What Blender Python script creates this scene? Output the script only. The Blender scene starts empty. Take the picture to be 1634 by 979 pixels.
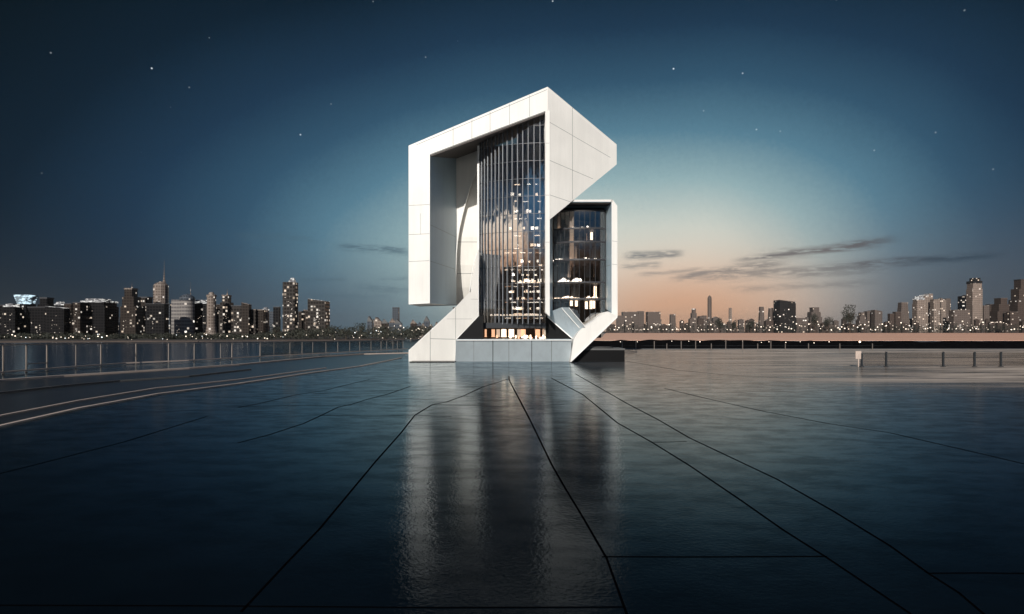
import bpy, bmesh, math, random
from mathutils import Vector
random.seed(7)
C = bpy.context.scene.collection
R = math.radians
# ---------------------------------------------------------------- camera
EYE, HZ, F = 2.5, 528.0, 1000.0          # eye height, horizon row and focal length (in photo pixels)
cam = bpy.data.cameras.new("camera"); co = bpy.data.objects.new("camera", cam); C.objects.link(co)
co.location = (0, 0, EYE); co.rotation_euler = (R(90), 0, 0)
cam.sensor_width = 36; cam.lens = 36*F/1634; cam.shift_y = (HZ-489.5)/1634
cam.clip_start = .1; cam.clip_end = 60000
sc = bpy.context.scene; sc.camera = co
sc.render.engine = 'CYCLES'
sc.cycles.use_denoising = True
sc.cycles.max_bounces = 6; sc.cycles.glossy_bounces = 4; sc.cycles.transparent_max_bounces = 12
sc.cycles.sample_clamp_indirect = 4
sc.view_settings.view_transform = 'Standard'; sc.view_settings.look = 'None'
sc.view_settings.exposure = 0; sc.view_settings.gamma = 1
SUN_AZ, SUN_EL = 15, 26                   # sun low behind the camera, a little to its left
def at(px, py, Y):
    return Vector(((px-817)*Y/F, Y, EYE+(HZ-py)*Y/F))
def gnd(px, py, z=0):
    Y = (EYE-z)*F/(py-HZ); return Vector(((px-817)*Y/F, Y, z))
def lin(c):
    return tuple(((v/255)/12.92 if v/255 <= .04045 else ((v/255+.055)/1.055)**2.4) for v in c)+(1,)
# ---------------------------------------------------------------- node expressions
class E:
    def __init__(s, nt, v): s.nt, s.v = nt, v
    def _m(s, op, *a):
        n = s.nt.nodes.new('ShaderNodeMath'); n.operation = op
        for i, q in enumerate((s,)+a):
            q = q.v if isinstance(q, E) else q
            if isinstance(q, (int, float)): n.inputs[i].default_value = q
            else: s.nt.links.new(q, n.inputs[i])
        return E(s.nt, n.outputs[0])
    def __add__(s, o): return s._m('ADD', o)
    def __sub__(s, o): return s._m('SUBTRACT', o)
    def __mul__(s, o): return s._m('MULTIPLY', o)
    def __truediv__(s, o): return s._m('DIVIDE', o)
    def atan2(s, o): return s._m('ARCTAN2', o)
    def sqrt(s): return s._m('SQRT')
    def abs(s): return s._m('ABSOLUTE')
    def exp(s): return s._m('EXPONENT')
    def clamp(s): return s._m('ADD', 0)._cl()
    def _cl(s): s.v.node.use_clamp = True; return s
    def gt(s, o): return s._m('GREATER_THAN', o)
    def lt(s, o): return s._m('LESS_THAN', o)
    def floor(s): return s._m('FLOOR')
    def fract(s): return s._m('FRACT')
    def max(s, o): return s._m('MAXIMUM', o)
    def smooth(s, a, b):
        n = s.nt.nodes.new('ShaderNodeMapRange'); n.interpolation_type = 'SMOOTHSTEP'
        s.nt.links.new(s.v, n.inputs[0]); n.inputs[1].default_value = a; n.inputs[2].default_value = b
        return E(s.nt, n.outputs[0])
def ramp(nt, fac, stops, interp='LINEAR'):
    n = nt.nodes.new('ShaderNodeValToRGB'); cr = n.color_ramp; cr.interpolation = interp
    while len(cr.elements) < len(stops): cr.elements.new(.5)
    for e, (p, c) in zip(cr.elements, stops): e.position = p; e.color = c
    nt.links.new(fac.v, n.inputs[0]); return n.outputs[0]
def mixc(nt, fac, a, b, mode='MIX'):
    n = nt.nodes.new('ShaderNodeMix'); n.data_type = 'RGBA'; n.blend_type = mode
    for i, q in ((0, fac), (6, a), (7, b)):
        q = q.v if isinstance(q, E) else q
        if isinstance(q, (int, float, tuple)): n.inputs[i].default_value = q
        else: nt.links.new(q, n.inputs[i])
    return n.outputs[2]
def noise(nt, vec, scale, detail=3, rough=.5, stretch=None, rot=None):
    if stretch or rot:
        m = nt.nodes.new('ShaderNodeMapping'); nt.links.new(vec, m.inputs[0])
        if stretch: m.inputs['Scale'].default_value = stretch
        if rot: m.inputs['Rotation'].default_value = rot
        vec = m.outputs[0]
    n = nt.nodes.new('ShaderNodeTexNoise'); nt.links.new(vec, n.inputs['Vector'])
    n.inputs['Scale'].default_value = scale; n.inputs['Detail'].default_value = detail; n.inputs['Roughness'].default_value = rough
    return E(nt, n.outputs['Fac'])
# ---------------------------------------------------------------- dusk sky
w = bpy.data.worlds.new("World"); sc.world = w; w.use_nodes = True
nt = w.node_tree; bg = nt.nodes['Background']
tc = nt.nodes.new('ShaderNodeTexCoord'); D = tc.outputs['Generated']
sx = nt.nodes.new('ShaderNodeSeparateXYZ'); nt.links.new(D, sx.inputs[0])
X, Y_, Z = (E(nt, sx.outputs[i]) for i in range(3))
az = X.atan2(Y_)*57.2958
el = Z.atan2((X*X+Y_*Y_).sqrt())*57.2958
# twilight glow low in the sky, right of north
dxl = (az*-1+3).max(0)/45.0; dxr = (az-16).max(0)/35.0
dy = el-5.5; dyu = dy.max(0)/26.5; dyd = (dy*-1).max(0)/26.0
big = noise(nt, D, 2.0, 3, .5)
t = ((dxl+dxr)*(dxl+dxr)+(dyu+dyd)*(dyu+dyd)).sqrt()+(big-.5)*.12+(noise(nt, D, 160, 2, .6)-.5)*.035
base = ramp(nt, t*.7, [(0, lin((226, 228, 216))), (.09, lin((205, 214, 206))), (.2, lin((148, 177, 182))), (.31, lin((88, 128, 148))),
    (.42, lin((52, 86, 110))), (.53, lin((31, 57, 80))), (.66, lin((15, 34, 49))), (.82, lin((6, 20, 28))), (1, lin((2, 11, 17)))])
# peach band on the horizon to the right, slate haze to the left
pe = (((el-1.5)*(el-1.5))*(-1/26.0)).exp()*(((az-15)*(az-16))*(-1/165.0)).exp()
col = mixc(nt, (pe*1.05).clamp(), base, lin((222, 176, 145)))
sl = (((el-1.0)*(el-1.0))*(-1/30.0)).exp()*(az*-1).smooth(-4, 18)
col = mixc(nt, sl*.75, col, mixc(nt, (az*-1).smooth(8, 36), lin((92, 104, 116)), lin((36, 47, 56))))
sr = (((el-1.0)*(el-1.0))*(-1/40.0)).exp()*az.smooth(24, 36)
col = mixc(nt, sr*.75, col, lin((78, 85, 92)))
# long thin cloud streaks
cn = noise(nt, D, 9, 6, .6, stretch=(1, 1, 9)); cn2 = noise(nt, D, 40, 5, .6, stretch=(1, 1, 6))
def streak(x0, y0, x1, y1, th, k):
    a0 = math.degrees(math.atan((x0-817)/F)); a1 = math.degrees(math.atan((x1-817)/F))
    e = lambda x, y: math.degrees(math.atan((HZ-y)/math.hypot(F, x-817)))
    e0, e1 = e(x0, y0), e(x1, y1); u = (az-a0)/(a1-a0)
    mid = u*(e1-e0)+e0+(cn-.5)*th*3.2
    d = (el-mid)/(th*.8)
    fall = (d*d*-1).exp()*u.smooth(-.02, .22)*(u*-1+1).smooth(-.02, .22)
    return fall*(cn2.smooth(.32, .56)*.85+.15)*k*1.25
S = [(1060, 447, 1270, 414, .42, .8), (1160, 418, 1450, 379, .42, 1.15), (1080, 443, 1470, 420, .55, .75), (1330, 425, 1625, 404, .40, 1.1),
     (1100, 438, 1450, 433, .35, .5), (1150, 462, 1420, 449, .3, .45), (990, 408, 1096, 405, .42, .9), (985, 427, 1060, 421, .3, .55),
     (1010, 439, 1130, 428, .25, .5), (525, 390, 662, 404, .36, .85), (360, 376, 520, 382, .45, .3), (470, 446, 560, 446, .3, .4),
     (560, 456, 665, 464, .35, .4), (600, 445, 655, 443, .18, .35), (455, 470, 640, 474, .5, .3), (1230, 400, 1330, 395, .25, .45)]
cl = None
for s in S:
    q = streak(*s); cl = q if cl is None else cl.max(q)
cc = mixc(nt, az.smooth(0, 30), lin((74, 98, 112)), mixc(nt, az.smooth(22, 36), lin((126, 120, 117)), lin((60, 76, 90))))
col = mixc(nt, (cl*.72).clamp(), col, cc)
# unseen sky behind the view: warm band low, added bright blue above fills shade
back = ramp(nt, ((el+2)/34).clamp(), [(0, lin((14, 12, 12))), (.21, lin((26, 21, 19))), (.26, lin((96, 78, 68))), (.305, lin((72, 92, 112))), (.35, lin((46, 86, 120))),
    (.44, lin((50, 88, 118))), (.485, lin((8, 16, 26))), (.72, lin((10, 22, 36))), (.86, lin((66, 106, 150))), (1, lin((66, 106, 150)))])
backl = ramp(nt, ((el+2)/34).clamp(), [(0, lin((12, 11, 11))), (.215, lin((24, 19, 17))), (.245, lin((190, 150, 124))), (.30, lin((246, 216, 190))), (.355, lin((250, 232, 214))),
    (.375, lin((66, 82, 98))), (.42, lin((40, 58, 78))), (.46, lin((12, 20, 30))), (.72, lin((8, 18, 30))), (.86, lin((66, 106, 150))), (1, lin((66, 106, 150)))])
back = mixc(nt, (X*-1).smooth(.26, .48), back, backl)
col = mixc(nt, (Y_*-1).smooth(-.05, .3), col, back)
# overhead: deep night blue
col = mixc(nt, el.smooth(34, 60)*Y_.smooth(-.2, .3), col, lin((4, 12, 22)))
# stars
vo = nt.nodes.new('ShaderNodeTexVoronoi'); vo.inputs['Scale'].default_value = 30; nt.links.new(D, vo.inputs['Vector'])
sv = nt.nodes.new('ShaderNodeSeparateXYZ'); nt.links.new(vo.outputs['Color'], sv.inputs[0])
star = (E(nt, vo.outputs['Distance'])*-1+.046).clamp()*26
star = star*(E(nt, sv.outputs[0])*E(nt, sv.outputs[0])*.85+.2)*el.smooth(9, 16)
col = mixc(nt, 1.0, col, mixc(nt, star.clamp(), (0, 0, 0, 1), (.9, .95, 1, 1)), 'ADD')
nt.links.new(col, bg.inputs[0]); bg.inputs[1].default_value = 1.0
sun = bpy.data.lights.new("sun", 'SUN'); so = bpy.data.objects.new("sun", sun); C.objects.link(so)
sun.energy = 4.3; sun.angle = R(.6); sun.color = (1, .95, .875)
so.rotation_euler = (R(90-SUN_EL), 0, R(-SUN_AZ))
# ---------------------------------------------------------------- materials
M = {}
def mat(name, colr=(.5, .5, .5), rough=.5, metal=0, ior=1.5, emit=None, es=0, spec=.5, var=.15, vs=3.0):
    m = bpy.data.materials.new(name); m.use_nodes = True; n = m.node_tree; p = n.nodes['Principled BSDF']
    p.inputs['Roughness'].default_value = rough; p.inputs['Metallic'].default_value = metal; p.inputs['IOR'].default_value = ior
    p.inputs['Specular IOR Level'].default_value = spec
    t = n.nodes.new('ShaderNodeTexCoord')
    nz = noise(n, t.outputs['Object'], vs, 4, .6)
    c = mixc(n, nz, tuple(v*(1-var) for v in colr)+(1,), tuple(min(1, v*(1+var)) for v in colr)+(1,))
    n.links.new(c, p.inputs['Base Color'])
    if emit: p.inputs['Emission Color'].default_value = tuple(emit)+(1,); p.inputs['Emission Strength'].default_value = es
    M[name] = m; return m
mat('white_panel', (.80, .775, .73), .38, var=.06, vs=.6)
mat('shade_panel', (.34, .44, .50), .4, var=.06, vs=.6)  # blue-grey shade of the reveals, painted in as a darker cladding colour
mat('pale_shade_panel', (.62, .70, .745), .4, var=.05, vs=.6)  # lighter blue-grey shade painted into the base and left strut
mat('white_edge', (.84, .83, .80), .35, var=.02)
def weather(name, amt):     # faint rain streaks and tone shifts in the cladding
    n = M[name].node_tree; p = n.nodes['Principled BSDF']; src = p.inputs['Base Color'].links[0].from_socket
    t = n.nodes.new('ShaderNodeTexCoord'); q = noise(n, t.outputs['Object'], 1.6, 5, .7, stretch=(1, 1, .07)); q2 = noise(n, t.outputs['Object'], .25, 2, .5)
    v = (q*q2).smooth(.12, .38)*amt+(1-amt); ci = n.nodes.new('ShaderNodeCombineColor')
    for k in range(3): n.links.new(v.v, ci.inputs[k])
    n.links.new(mixc(n, 1.0, src, ci.outputs[0], 'MULTIPLY'), p.inputs['Base Color'])
weather('white_panel', .10); weather('pale_shade_panel', .12); weather('shade_panel', .12)
mat('joint', (.20, .21, .21), .7)
mat('dark_joint', (.05, .06, .07), .7)
mat('groove', (.0015, .0015, .002), 1, spec=0)
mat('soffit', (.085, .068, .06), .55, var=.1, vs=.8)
mat('dark_metal', (.02, .023, .028), .35, metal=.0)
mat('mullion', (.20, .215, .235), .4, metal=.2)
mat('transom', (.12, .12, .13), .4, metal=.4)
mat('slab_dark', (.03, .03, .035), .5)
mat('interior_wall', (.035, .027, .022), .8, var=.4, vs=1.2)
mat('interior_floor', (.12, .09, .07), .6)
mat('warm_light', (.9, .8, .7), .5, emit=(1, .78, .58), es=4.2)
mat('cool_light', (.9, .9, .9), .5, emit=(1, .90, .78), es=4.2)
mat('dim_light', (.6, .4, .3), .5, emit=(1, .58, .36), es=1.3)
mat('black_stone', (.006, .006, .0065), .35, spec=.2)
mat('kerb_stone', (.50, .40, .34), .6, var=.25, vs=2)
mat('kerb_grey', (.09, .09, .09), .6, var=.25, vs=2)
mat('rail_metal', (.26, .225, .20), .35, metal=.6)
mat('post_dark', (.03, .035, .04), .4, metal=.3)
mat('foliage', (.030, .032, .022), .8, var=.5, vs=.2)
mat('trunk', (.05, .035, .025), .9)
mat('shore', (.16, .115, .09), .9, var=.5, vs=.03)
mat('land', (.035, .028, .024), .9, var=.5, vs=.02)
mat('rock', (.004, .004, .0045), .95, spec=0, var=.5, vs=.15)
mat('lamp_glow', (1, .9, .8), .5, emit=(1, .80, .62), es=1.7)
mat('lamp_cool', (1, 1, 1), .5, emit=(.86, .95, 1), es=2.0)
mat('win_light', (.5, .5, .5), .5, emit=(1, .80, .62), es=.75)
def patchy(name, wall, e, es, sc_=.12):
    m = mat(name, wall, .6, emit=e, es=es); n = m.node_tree; p = n.nodes['Principled BSDF']
    t = n.nodes.new('ShaderNodeTexCoord'); q = noise(n, t.outputs['Object'], sc_, 3, .7, stretch=(1, 1, 3))
    n.links.new((q.smooth(.45, .62)*es).v, p.inputs['Emission Strength'])
patchy('crown_light', (.10, .10, .11), (.95, .93, .88), .95)
patchy('crown_blue', (.15, .2, .24), (.66, .88, 1), 1.2, .06)
mat('white_trim', (.6, .6, .6), .5)
mat('screen_light', (.5, .4, .3), .5, emit=(1, .76, .60), es=.8)
mat('flare_light', (1, .8, .6), .5, emit=(1, .72, .5), es=5)
def glass(name, tint, refl, rough=.02, base=(1, 1, 1)):
    m = bpy.data.materials.new(name); m.use_nodes = True; n = m.node_tree
    for q in list(n.nodes):
        if q.type != 'OUTPUT_MATERIAL': n.nodes.remove(q)
    out = [q for q in n.nodes if q.type == 'OUTPUT_MATERIAL'][0]
    tr = n.nodes.new('ShaderNodeBsdfTransparent'); tr.inputs[0].default_value = tuple(tint)+(1,)
    gl = n.nodes.new('ShaderNodeBsdfGlossy'); gl.inputs['Roughness'].default_value = rough; gl.inputs[0].default_value = tuple(base)+(1,)
    t = n.nodes.new('ShaderNodeTexCoord'); nz = noise(n, t.outputs['Object'], 1.3, 2, .5, stretch=(2.5, 1, .6))
    b = n.nodes.new('ShaderNodeBump'); b.inputs['Strength'].default_value = .35; b.inputs['Distance'].default_value = .03
    n.links.new(nz.v, b.inputs['Height']); n.links.new(b.outputs[0], gl.inputs['Normal'])
    fr = n.nodes.new('ShaderNodeLayerWeight'); fr.inputs[0].default_value = .35
    f = (E(n, fr.outputs['Fresnel'])*.6+refl).clamp()
    mx = n.nodes.new('ShaderNodeMixShader'); n.links.new(f.v, mx.inputs[0])
    n.links.new(tr.outputs[0], mx.inputs[1]); n.links.new(gl.outputs[0], mx.inputs[2]); n.links.new(mx.outputs[0], out.inputs[0])
    M[name] = m
glass('tower_glass', (.8, .78, .76), .70)
glass('wing_glass', (.68, .66, .64), .22)
glass('lobby_glass', (.8, .75, .7), .05)
glass('rail_glass', (.82, .88, .90), .10, .06)
glass('cream_glass', (.86, .85, .84), .12, .2, (1, .93, .86))
def windows(name, wall, dark, lit, es=1.4, cw=4.0, ch=4.0, rough=.5, warm=(1, .78, .58), wide=False):
    m = bpy.data.materials.new(name); m.use_nodes = True; n = m.node_tree; p = n.nodes['Principled BSDF']; p.inputs['Specular IOR Level'].default_value = .15
    t = n.nodes.new('ShaderNodeTexCoord'); s = n.nodes.new('ShaderNodeSeparateXYZ'); n.links.new(t.outputs['Object'], s.inputs[0])
    oi = n.nodes.new('ShaderNodeObjectInfo')
    x, y, z = (E(n, s.outputs[i]) for i in range(3)); rnd = E(n, oi.outputs['Random'])
    h = (x+y)/cw+rnd*17; v = z/ch+rnd*5
    ci = n.nodes.new('ShaderNodeCombineXYZ')
    n.links.new(h.floor().v, ci.inputs[0]); n.links.new(v.floor().v, ci.inputs[1]); n.links.new((rnd*91).v, ci.inputs[2])
    wn = n.nodes.new('ShaderNodeTexWhiteNoise'); wn.noise_dimensions = '3D'; n.links.new(ci.outputs[0], wn.inputs['Vector'])
    cs = n.nodes.new('ShaderNodeSeparateXYZ'); n.links.new(wn.outputs['Color'], cs.inputs[0])
    win = (h.fract()-.5).abs().lt(.46 if wide else .33)*(v.fract()-.5).abs().lt(.28)
    pn = noise(n, t.outputs['Object'], .03, 2, .5)
    isl = E(n, wn.outputs['Value']).gt(1-lit)*win*pn.gt(.36)
    c = mixc(n, win, mixc(n, noise(n, t.outputs['Object'], .05, 4, .6), tuple(q*.65 for q in wall)+(1,), tuple(q*1.35 for q in wall)+(1,)), tuple(dark)+(1,))
    n.links.new(c, p.inputs['Base Color'])
    n.links.new((win*-(rough-.15)+rough).v, p.inputs['Roughness'])
    ec = mixc(n, E(n, cs.outputs[1]), tuple(warm)+(1,), (1, .93, .84, 1))
    n.links.new(ec, p.inputs['Emission Color'])
    n.links.new((isl*(E(n, cs.outputs[2])*.9+.25)*es).v, p.inputs['Emission Strength'])
    M[name] = m
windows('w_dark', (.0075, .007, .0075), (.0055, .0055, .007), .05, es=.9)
windows('w_brown', (.032, .024, .020), (.020, .016, .014), .10, es=.9)
windows('w_grey', (.07, .08, .095), (.045, .052, .062), .05, es=.8)
windows('w_pale', (.22, .18, .155), (.12, .095, .08), .10, es=.9)
windows('w_band', (.24, .22, .205), (.13, .12, .12), .05, wide=True, ch=5)
windows('w_busy', (.036, .030, .027), (.018, .016, .015), .26, es=1.0, cw=4, ch=5)
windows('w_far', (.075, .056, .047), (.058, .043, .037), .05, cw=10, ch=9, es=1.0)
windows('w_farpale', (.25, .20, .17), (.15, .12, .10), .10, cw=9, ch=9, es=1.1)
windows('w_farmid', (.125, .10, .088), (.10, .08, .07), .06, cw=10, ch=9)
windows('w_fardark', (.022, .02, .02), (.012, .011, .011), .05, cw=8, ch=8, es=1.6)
# wet stone
def mixmat(m, diff, gloss, fac):
    n = m.node_tree
    for q in list(n.nodes):
        if q.type == 'BSDF_PRINCIPLED': n.nodes.remove(q)
    mx = n.nodes.new('ShaderNodeMixShader'); n.links.new(fac.v, mx.inputs[0])
    n.links.new(diff.outputs[0], mx.inputs[1]); n.links.new(gloss.outputs[0], mx.inputs[2]); n.links.new(mx.outputs[0], n.nodes['Material Output'].inputs[0])
def wet():
    m = bpy.data.materials.new('wet_stone'); m.use_nodes = True; n = m.node_tree
    t = n.nodes.new('ShaderNodeTexCoord'); O = t.outputs['Object']
    big = noise(n, O, .05, 3, .5, stretch=(.5, 1.2, 1)); mid = noise(n, O, .5, 6, .65)
    c = mixc(n, mid, (.0010, .0024, .0040, 1), (.0040, .0075, .0115, 1))
    sp = n.nodes.new('ShaderNodeSeparateXYZ'); n.links.new(O, sp.inputs[0]); x, y = E(n, sp.outputs[0]), E(n, sp.outputs[1])
    st = noise(n, O, .30, 7, .68, stretch=(.22, 1.2, 1)).smooth(.36, .62)
    edge = noise(n, O, .06, 3, .6)
    # cream sunset sheen painted into the paving colour at the far right
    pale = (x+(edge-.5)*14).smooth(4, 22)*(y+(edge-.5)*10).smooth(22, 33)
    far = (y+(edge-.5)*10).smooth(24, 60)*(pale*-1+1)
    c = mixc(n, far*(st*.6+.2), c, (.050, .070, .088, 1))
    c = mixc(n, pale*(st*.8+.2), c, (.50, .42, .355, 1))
    pits = noise(n, O, 16, 3, .6); slabn = noise(n, O, 2.2, 5, .62); rip = noise(n, O, .8, 5, .6, stretch=(.5, 1.3, 1))
    b1 = n.nodes.new('ShaderNodeBump'); b1.inputs['Strength'].default_value = .45; b1.inputs['Distance'].default_value = .006; n.links.new(pits.v, b1.inputs['Height'])
    b2 = n.nodes.new('ShaderNodeBump'); b2.inputs['Strength'].default_value = .35; b2.inputs['Distance'].default_value = .008; n.links.new(slabn.v, b2.inputs['Height']); n.links.new(b1.outputs[0], b2.inputs['Normal'])
    b3 = n.nodes.new('ShaderNodeBump'); b3.inputs['Strength'].default_value = .35; b3.inputs['Distance'].default_value = .010; n.links.new(rip.v, b3.inputs['Height']); n.links.new(b2.outputs[0], b3.inputs['Normal'])
    d = n.nodes.new('ShaderNodeBsdfDiffuse'); n.links.new(c, d.inputs[0]); g = n.nodes.new('ShaderNodeBsdfGlossy'); g.inputs[0].default_value = (.86, .95, 1, 1)
    n.links.new(b3.outputs[0], d.inputs['Normal']); n.links.new(b3.outputs[0], g.inputs['Normal'])
    lw = n.nodes.new('ShaderNodeLayerWeight'); lw.inputs[0].default_value = .5
    f = E(n, lw.outputs['Facing'])._m('POWER', 7.8)*1.0+.006
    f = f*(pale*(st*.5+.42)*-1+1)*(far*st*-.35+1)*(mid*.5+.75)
    wear = noise(n, O, 1.3, 8, .72, stretch=(.7, 1.2, 1), rot=(0, 0, .3)); f = f*(wear.smooth(.36, .60)*.42+.66)
    n.links.new((mid*.08+wear*.08+big*.04+.005).v, g.inputs['Roughness'])
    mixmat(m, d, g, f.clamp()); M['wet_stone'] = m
wet()
def water():
    m = bpy.data.materials.new('water'); m.use_nodes = True; n = m.node_tree
    t = n.nodes.new('ShaderNodeTexCoord'); O = t.outputs['Object']
    a = noise(n, O, .12, 5, .6, stretch=(.35, 1, 1)); b = n.nodes.new('ShaderNodeBump')
    b.inputs['Strength'].default_value = .2; b.inputs['Distance'].default_value = .3; n.links.new(a.v, b.inputs['Height'])
    d = n.nodes.new('ShaderNodeBsdfDiffuse'); d.inputs[0].default_value = (.006, .02, .04, 1); g = n.nodes.new('ShaderNodeBsdfGlossy')
    g.distribution = 'MULTI_GGX'; g.inputs['Roughness'].default_value = .15; n.links.new(b.outputs[0], g.inputs['Normal'])
    mixmat(m, d, g, a*.1+.50); M['water'] = m
water()
# ---------------------------------------------------------------- mesh helpers
class MB:
    def __init__(s): s.v = []; s.f = []; s.m = []
    def add(s, vs, fs, mi=0):
        o = len(s.v); s.v += [tuple(q) for q in vs]; s.f += [tuple(o+i for i in q) for q in fs]; s.m += [mi]*len(fs)
    def box(s, x0, x1, y0, y1, z0, z1, mi=0):
        s.add([(x, y, z) for z in (z0, z1) for y in (y0, y1) for x in (x0, x1)],
              [(0, 2, 3, 1), (4, 5, 7, 6), (0, 1, 5, 4), (2, 6, 7, 3), (0, 4, 6, 2), (1, 3, 7, 5)], mi)
    def loft(s, a, b, mi=0, side=None):
        n = len(a); s.add(list(a)+list(b), [tuple(range(n)), tuple(range(2*n-1, n-1, -1))], mi)
        o = len(s.v)-2*n
        for i in range(n):
            j = (i+1) % n; s.f.append((o+i, o+n+i, o+n+j, o+j)); s.m.append(mi if side is None else side)
    def slab(s, pts, d, mi=0, side=None):
        s.loft(pts, [Vector(p)+Vector(d) for p in pts], mi, side)
    def bar(s, p, q, w, h, up=(0, 0, 1), mi=0):
        p, q = Vector(p), Vector(q); d = (q-p).normalized(); u = Vector(up)
        a = d.cross(u).normalized()*w/2; b = a.cross(d).normalized()*h/2
        s.loft([p-a-b, p+a-b, p+a+b, p-a+b], [q-a-b, q+a-b, q+a+b, q-a+b], mi)
    def tube(s, p, q, r0, r1=None, n=8, mi=0):
        r1 = r0 if r1 is None else r1; p, q = Vector(p), Vector(q); d = (q-p).normalized()
        a = d.cross(Vector((0, 1, .01))).normalized(); b = d.cross(a)
        ring = lambda c, r: [c+(a*math.cos(k*2*math.pi/n)+b*math.sin(k*2*math.pi/n))*r for k in range(n)]
        s.loft(ring(p, r0), ring(q, r1), mi)
    def lathe(s, prof, n=16, mi=0, sx=1, sy=1):      # prof: list of (r, z)
        for (r0, z0), (r1, z1) in zip(prof, prof[1:]):
            o = len(s.v)
            for r, z in ((r0, z0), (r1, z1)):
                s.v += [(r*sx*math.cos(2*math.pi*k/n), r*sy*math.sin(2*math.pi*k/n), z) for k in range(n)]
            for k in range(n):
                j = (k+1) % n; s.f.append((o+k, o+j, o+n+j, o+n+k)); s.m.append(mi)
        s.f.append(tuple(len(s.v)-n+k for k in range(n))); s.m.append(mi)
    def build(s, name, mats, parent=None, smooth=False, loc=None, fix=True):
        me = bpy.data.meshes.new(name); me.from_pydata(s.v, [], s.f)
        for k in (mats if isinstance(mats, (list, tuple)) else [mats]): me.materials.append(M[k])
        me.polygons.foreach_set('material_index', s.m)
        if smooth: me.polygons.foreach_set('use_smooth', [True]*len(s.f))
        me.update()
        if fix:
            bm = bmesh.new(); bm.from_mesh(me); bmesh.ops.recalc_face_normals(bm, faces=bm.faces); bm.to_mesh(me); bm.free()
        o = bpy.data.objects.new(name, me); C.objects.link(o)
        if parent: o.parent = parent
        if loc: o.location = loc
        return o
def tag(o, label=None, cat=None, group=None, kind=None):
    for k, v in (('label', label), ('category', cat), ('group', group), ('kind', kind)):
        if v: o[k] = v
    return o
def empty(name, loc, label, cat, group=None):
    o = bpy.data.objects.new(name, None); C.objects.link(o); o.location = loc; o.empty_display_size = .5
    return tag(o, label, cat, group)
# ---------------------------------------------------------------- setting
RL = [(0, 597), (100, 589), (200, 581.5), (300, 577), (420, 570), (550, 563), (650, 557.5)]   # foot of the railing in the photo
rail_pts = [Vector((-33, -60, 0)), Vector((-32.5, 10, 0))]+[gnd(*p) for p in RL]
m = MB(); out = [Vector((p.x-.7, p.y+.3, 0)) for p in rail_pts]+[Vector((-8, 87, 0)), Vector((230, 87, 0)), Vector((230, -60, 0))]
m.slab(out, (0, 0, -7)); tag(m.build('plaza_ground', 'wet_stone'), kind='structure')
m = MB(); m.add([(-6000, -300, -6), (9000, -300, -6), (9000, 14000, -6), (-6000, 14000, -6)], [(0, 1, 2, 3)])
tag(m.build('water', 'water'), kind='structure')
m = MB()   # shores and land
shl = [(-900, 440), (-386, 470), (-250, 500), (-160, 560), (-105, 650), (-60, 900), (40, 1500), (150, 2300), (420, 2800), (3500, 2800), (9000, 2800), (9000, 15000), (-6000, 15000), (-6000, 440)]
m.slab([Vector((x, y, -5.2)) for x, y in shl], (0, 0, -2)); 
tag(m.build('land', 'land'), kind='structure')
m = MB()
for (a, b) in zip(shl[:5], shl[1:6]):
    a, b = Vector((*a, 0)), Vector((*b, 0)); n_ = (b-a).cross(Vector((0, 0, 1))).normalized()
    m.add([a+n_*3+Vector((0, 0, -6.02)), b+n_*3+Vector((0, 0, -6.02)), b-n_*4+Vector((0, 0, -5.0)), a-n_*4+Vector((0, 0, -5.0))], [(0, 1, 2, 3)])
tag(m.build('beach', 'shore'), kind='structure')
def sunset_sheen():  # peach sunset reflection on the water, painted as a coloured sheet
    m = bpy.data.materials.new('peach_sheen'); m.use_nodes = True; n = m.node_tree
    t = n.nodes.new('ShaderNodeTexCoord'); q = noise(n, t.outputs['Object'], .004, 6, .65, stretch=(.3, 1, 1))
    d = n.nodes.new('ShaderNodeBsdfDiffuse'); n.links.new(mixc(n, q, (.62, .31, .19, 1), (.85, .54, .40, 1)), d.inputs[0])
    g = n.nodes.new('ShaderNodeBsdfGlossy'); g.inputs['Roughness'].default_value = .3
    mixmat(m, d, g, q*.2+.06); M['peach_sheen'] = m
sunset_sheen()
m = MB(); m.slab([Vector((x, y, -5.75)) for x, y in ((70, 575), (300, 560), (700, 545), (1700, 1500), (3400, 2795), (420, 2795), (250, 1700), (130, 900))], (0, 0, -.6))
tag(m.build('sunset_sheen_sheet', 'peach_sheen'), kind='structure')
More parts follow.
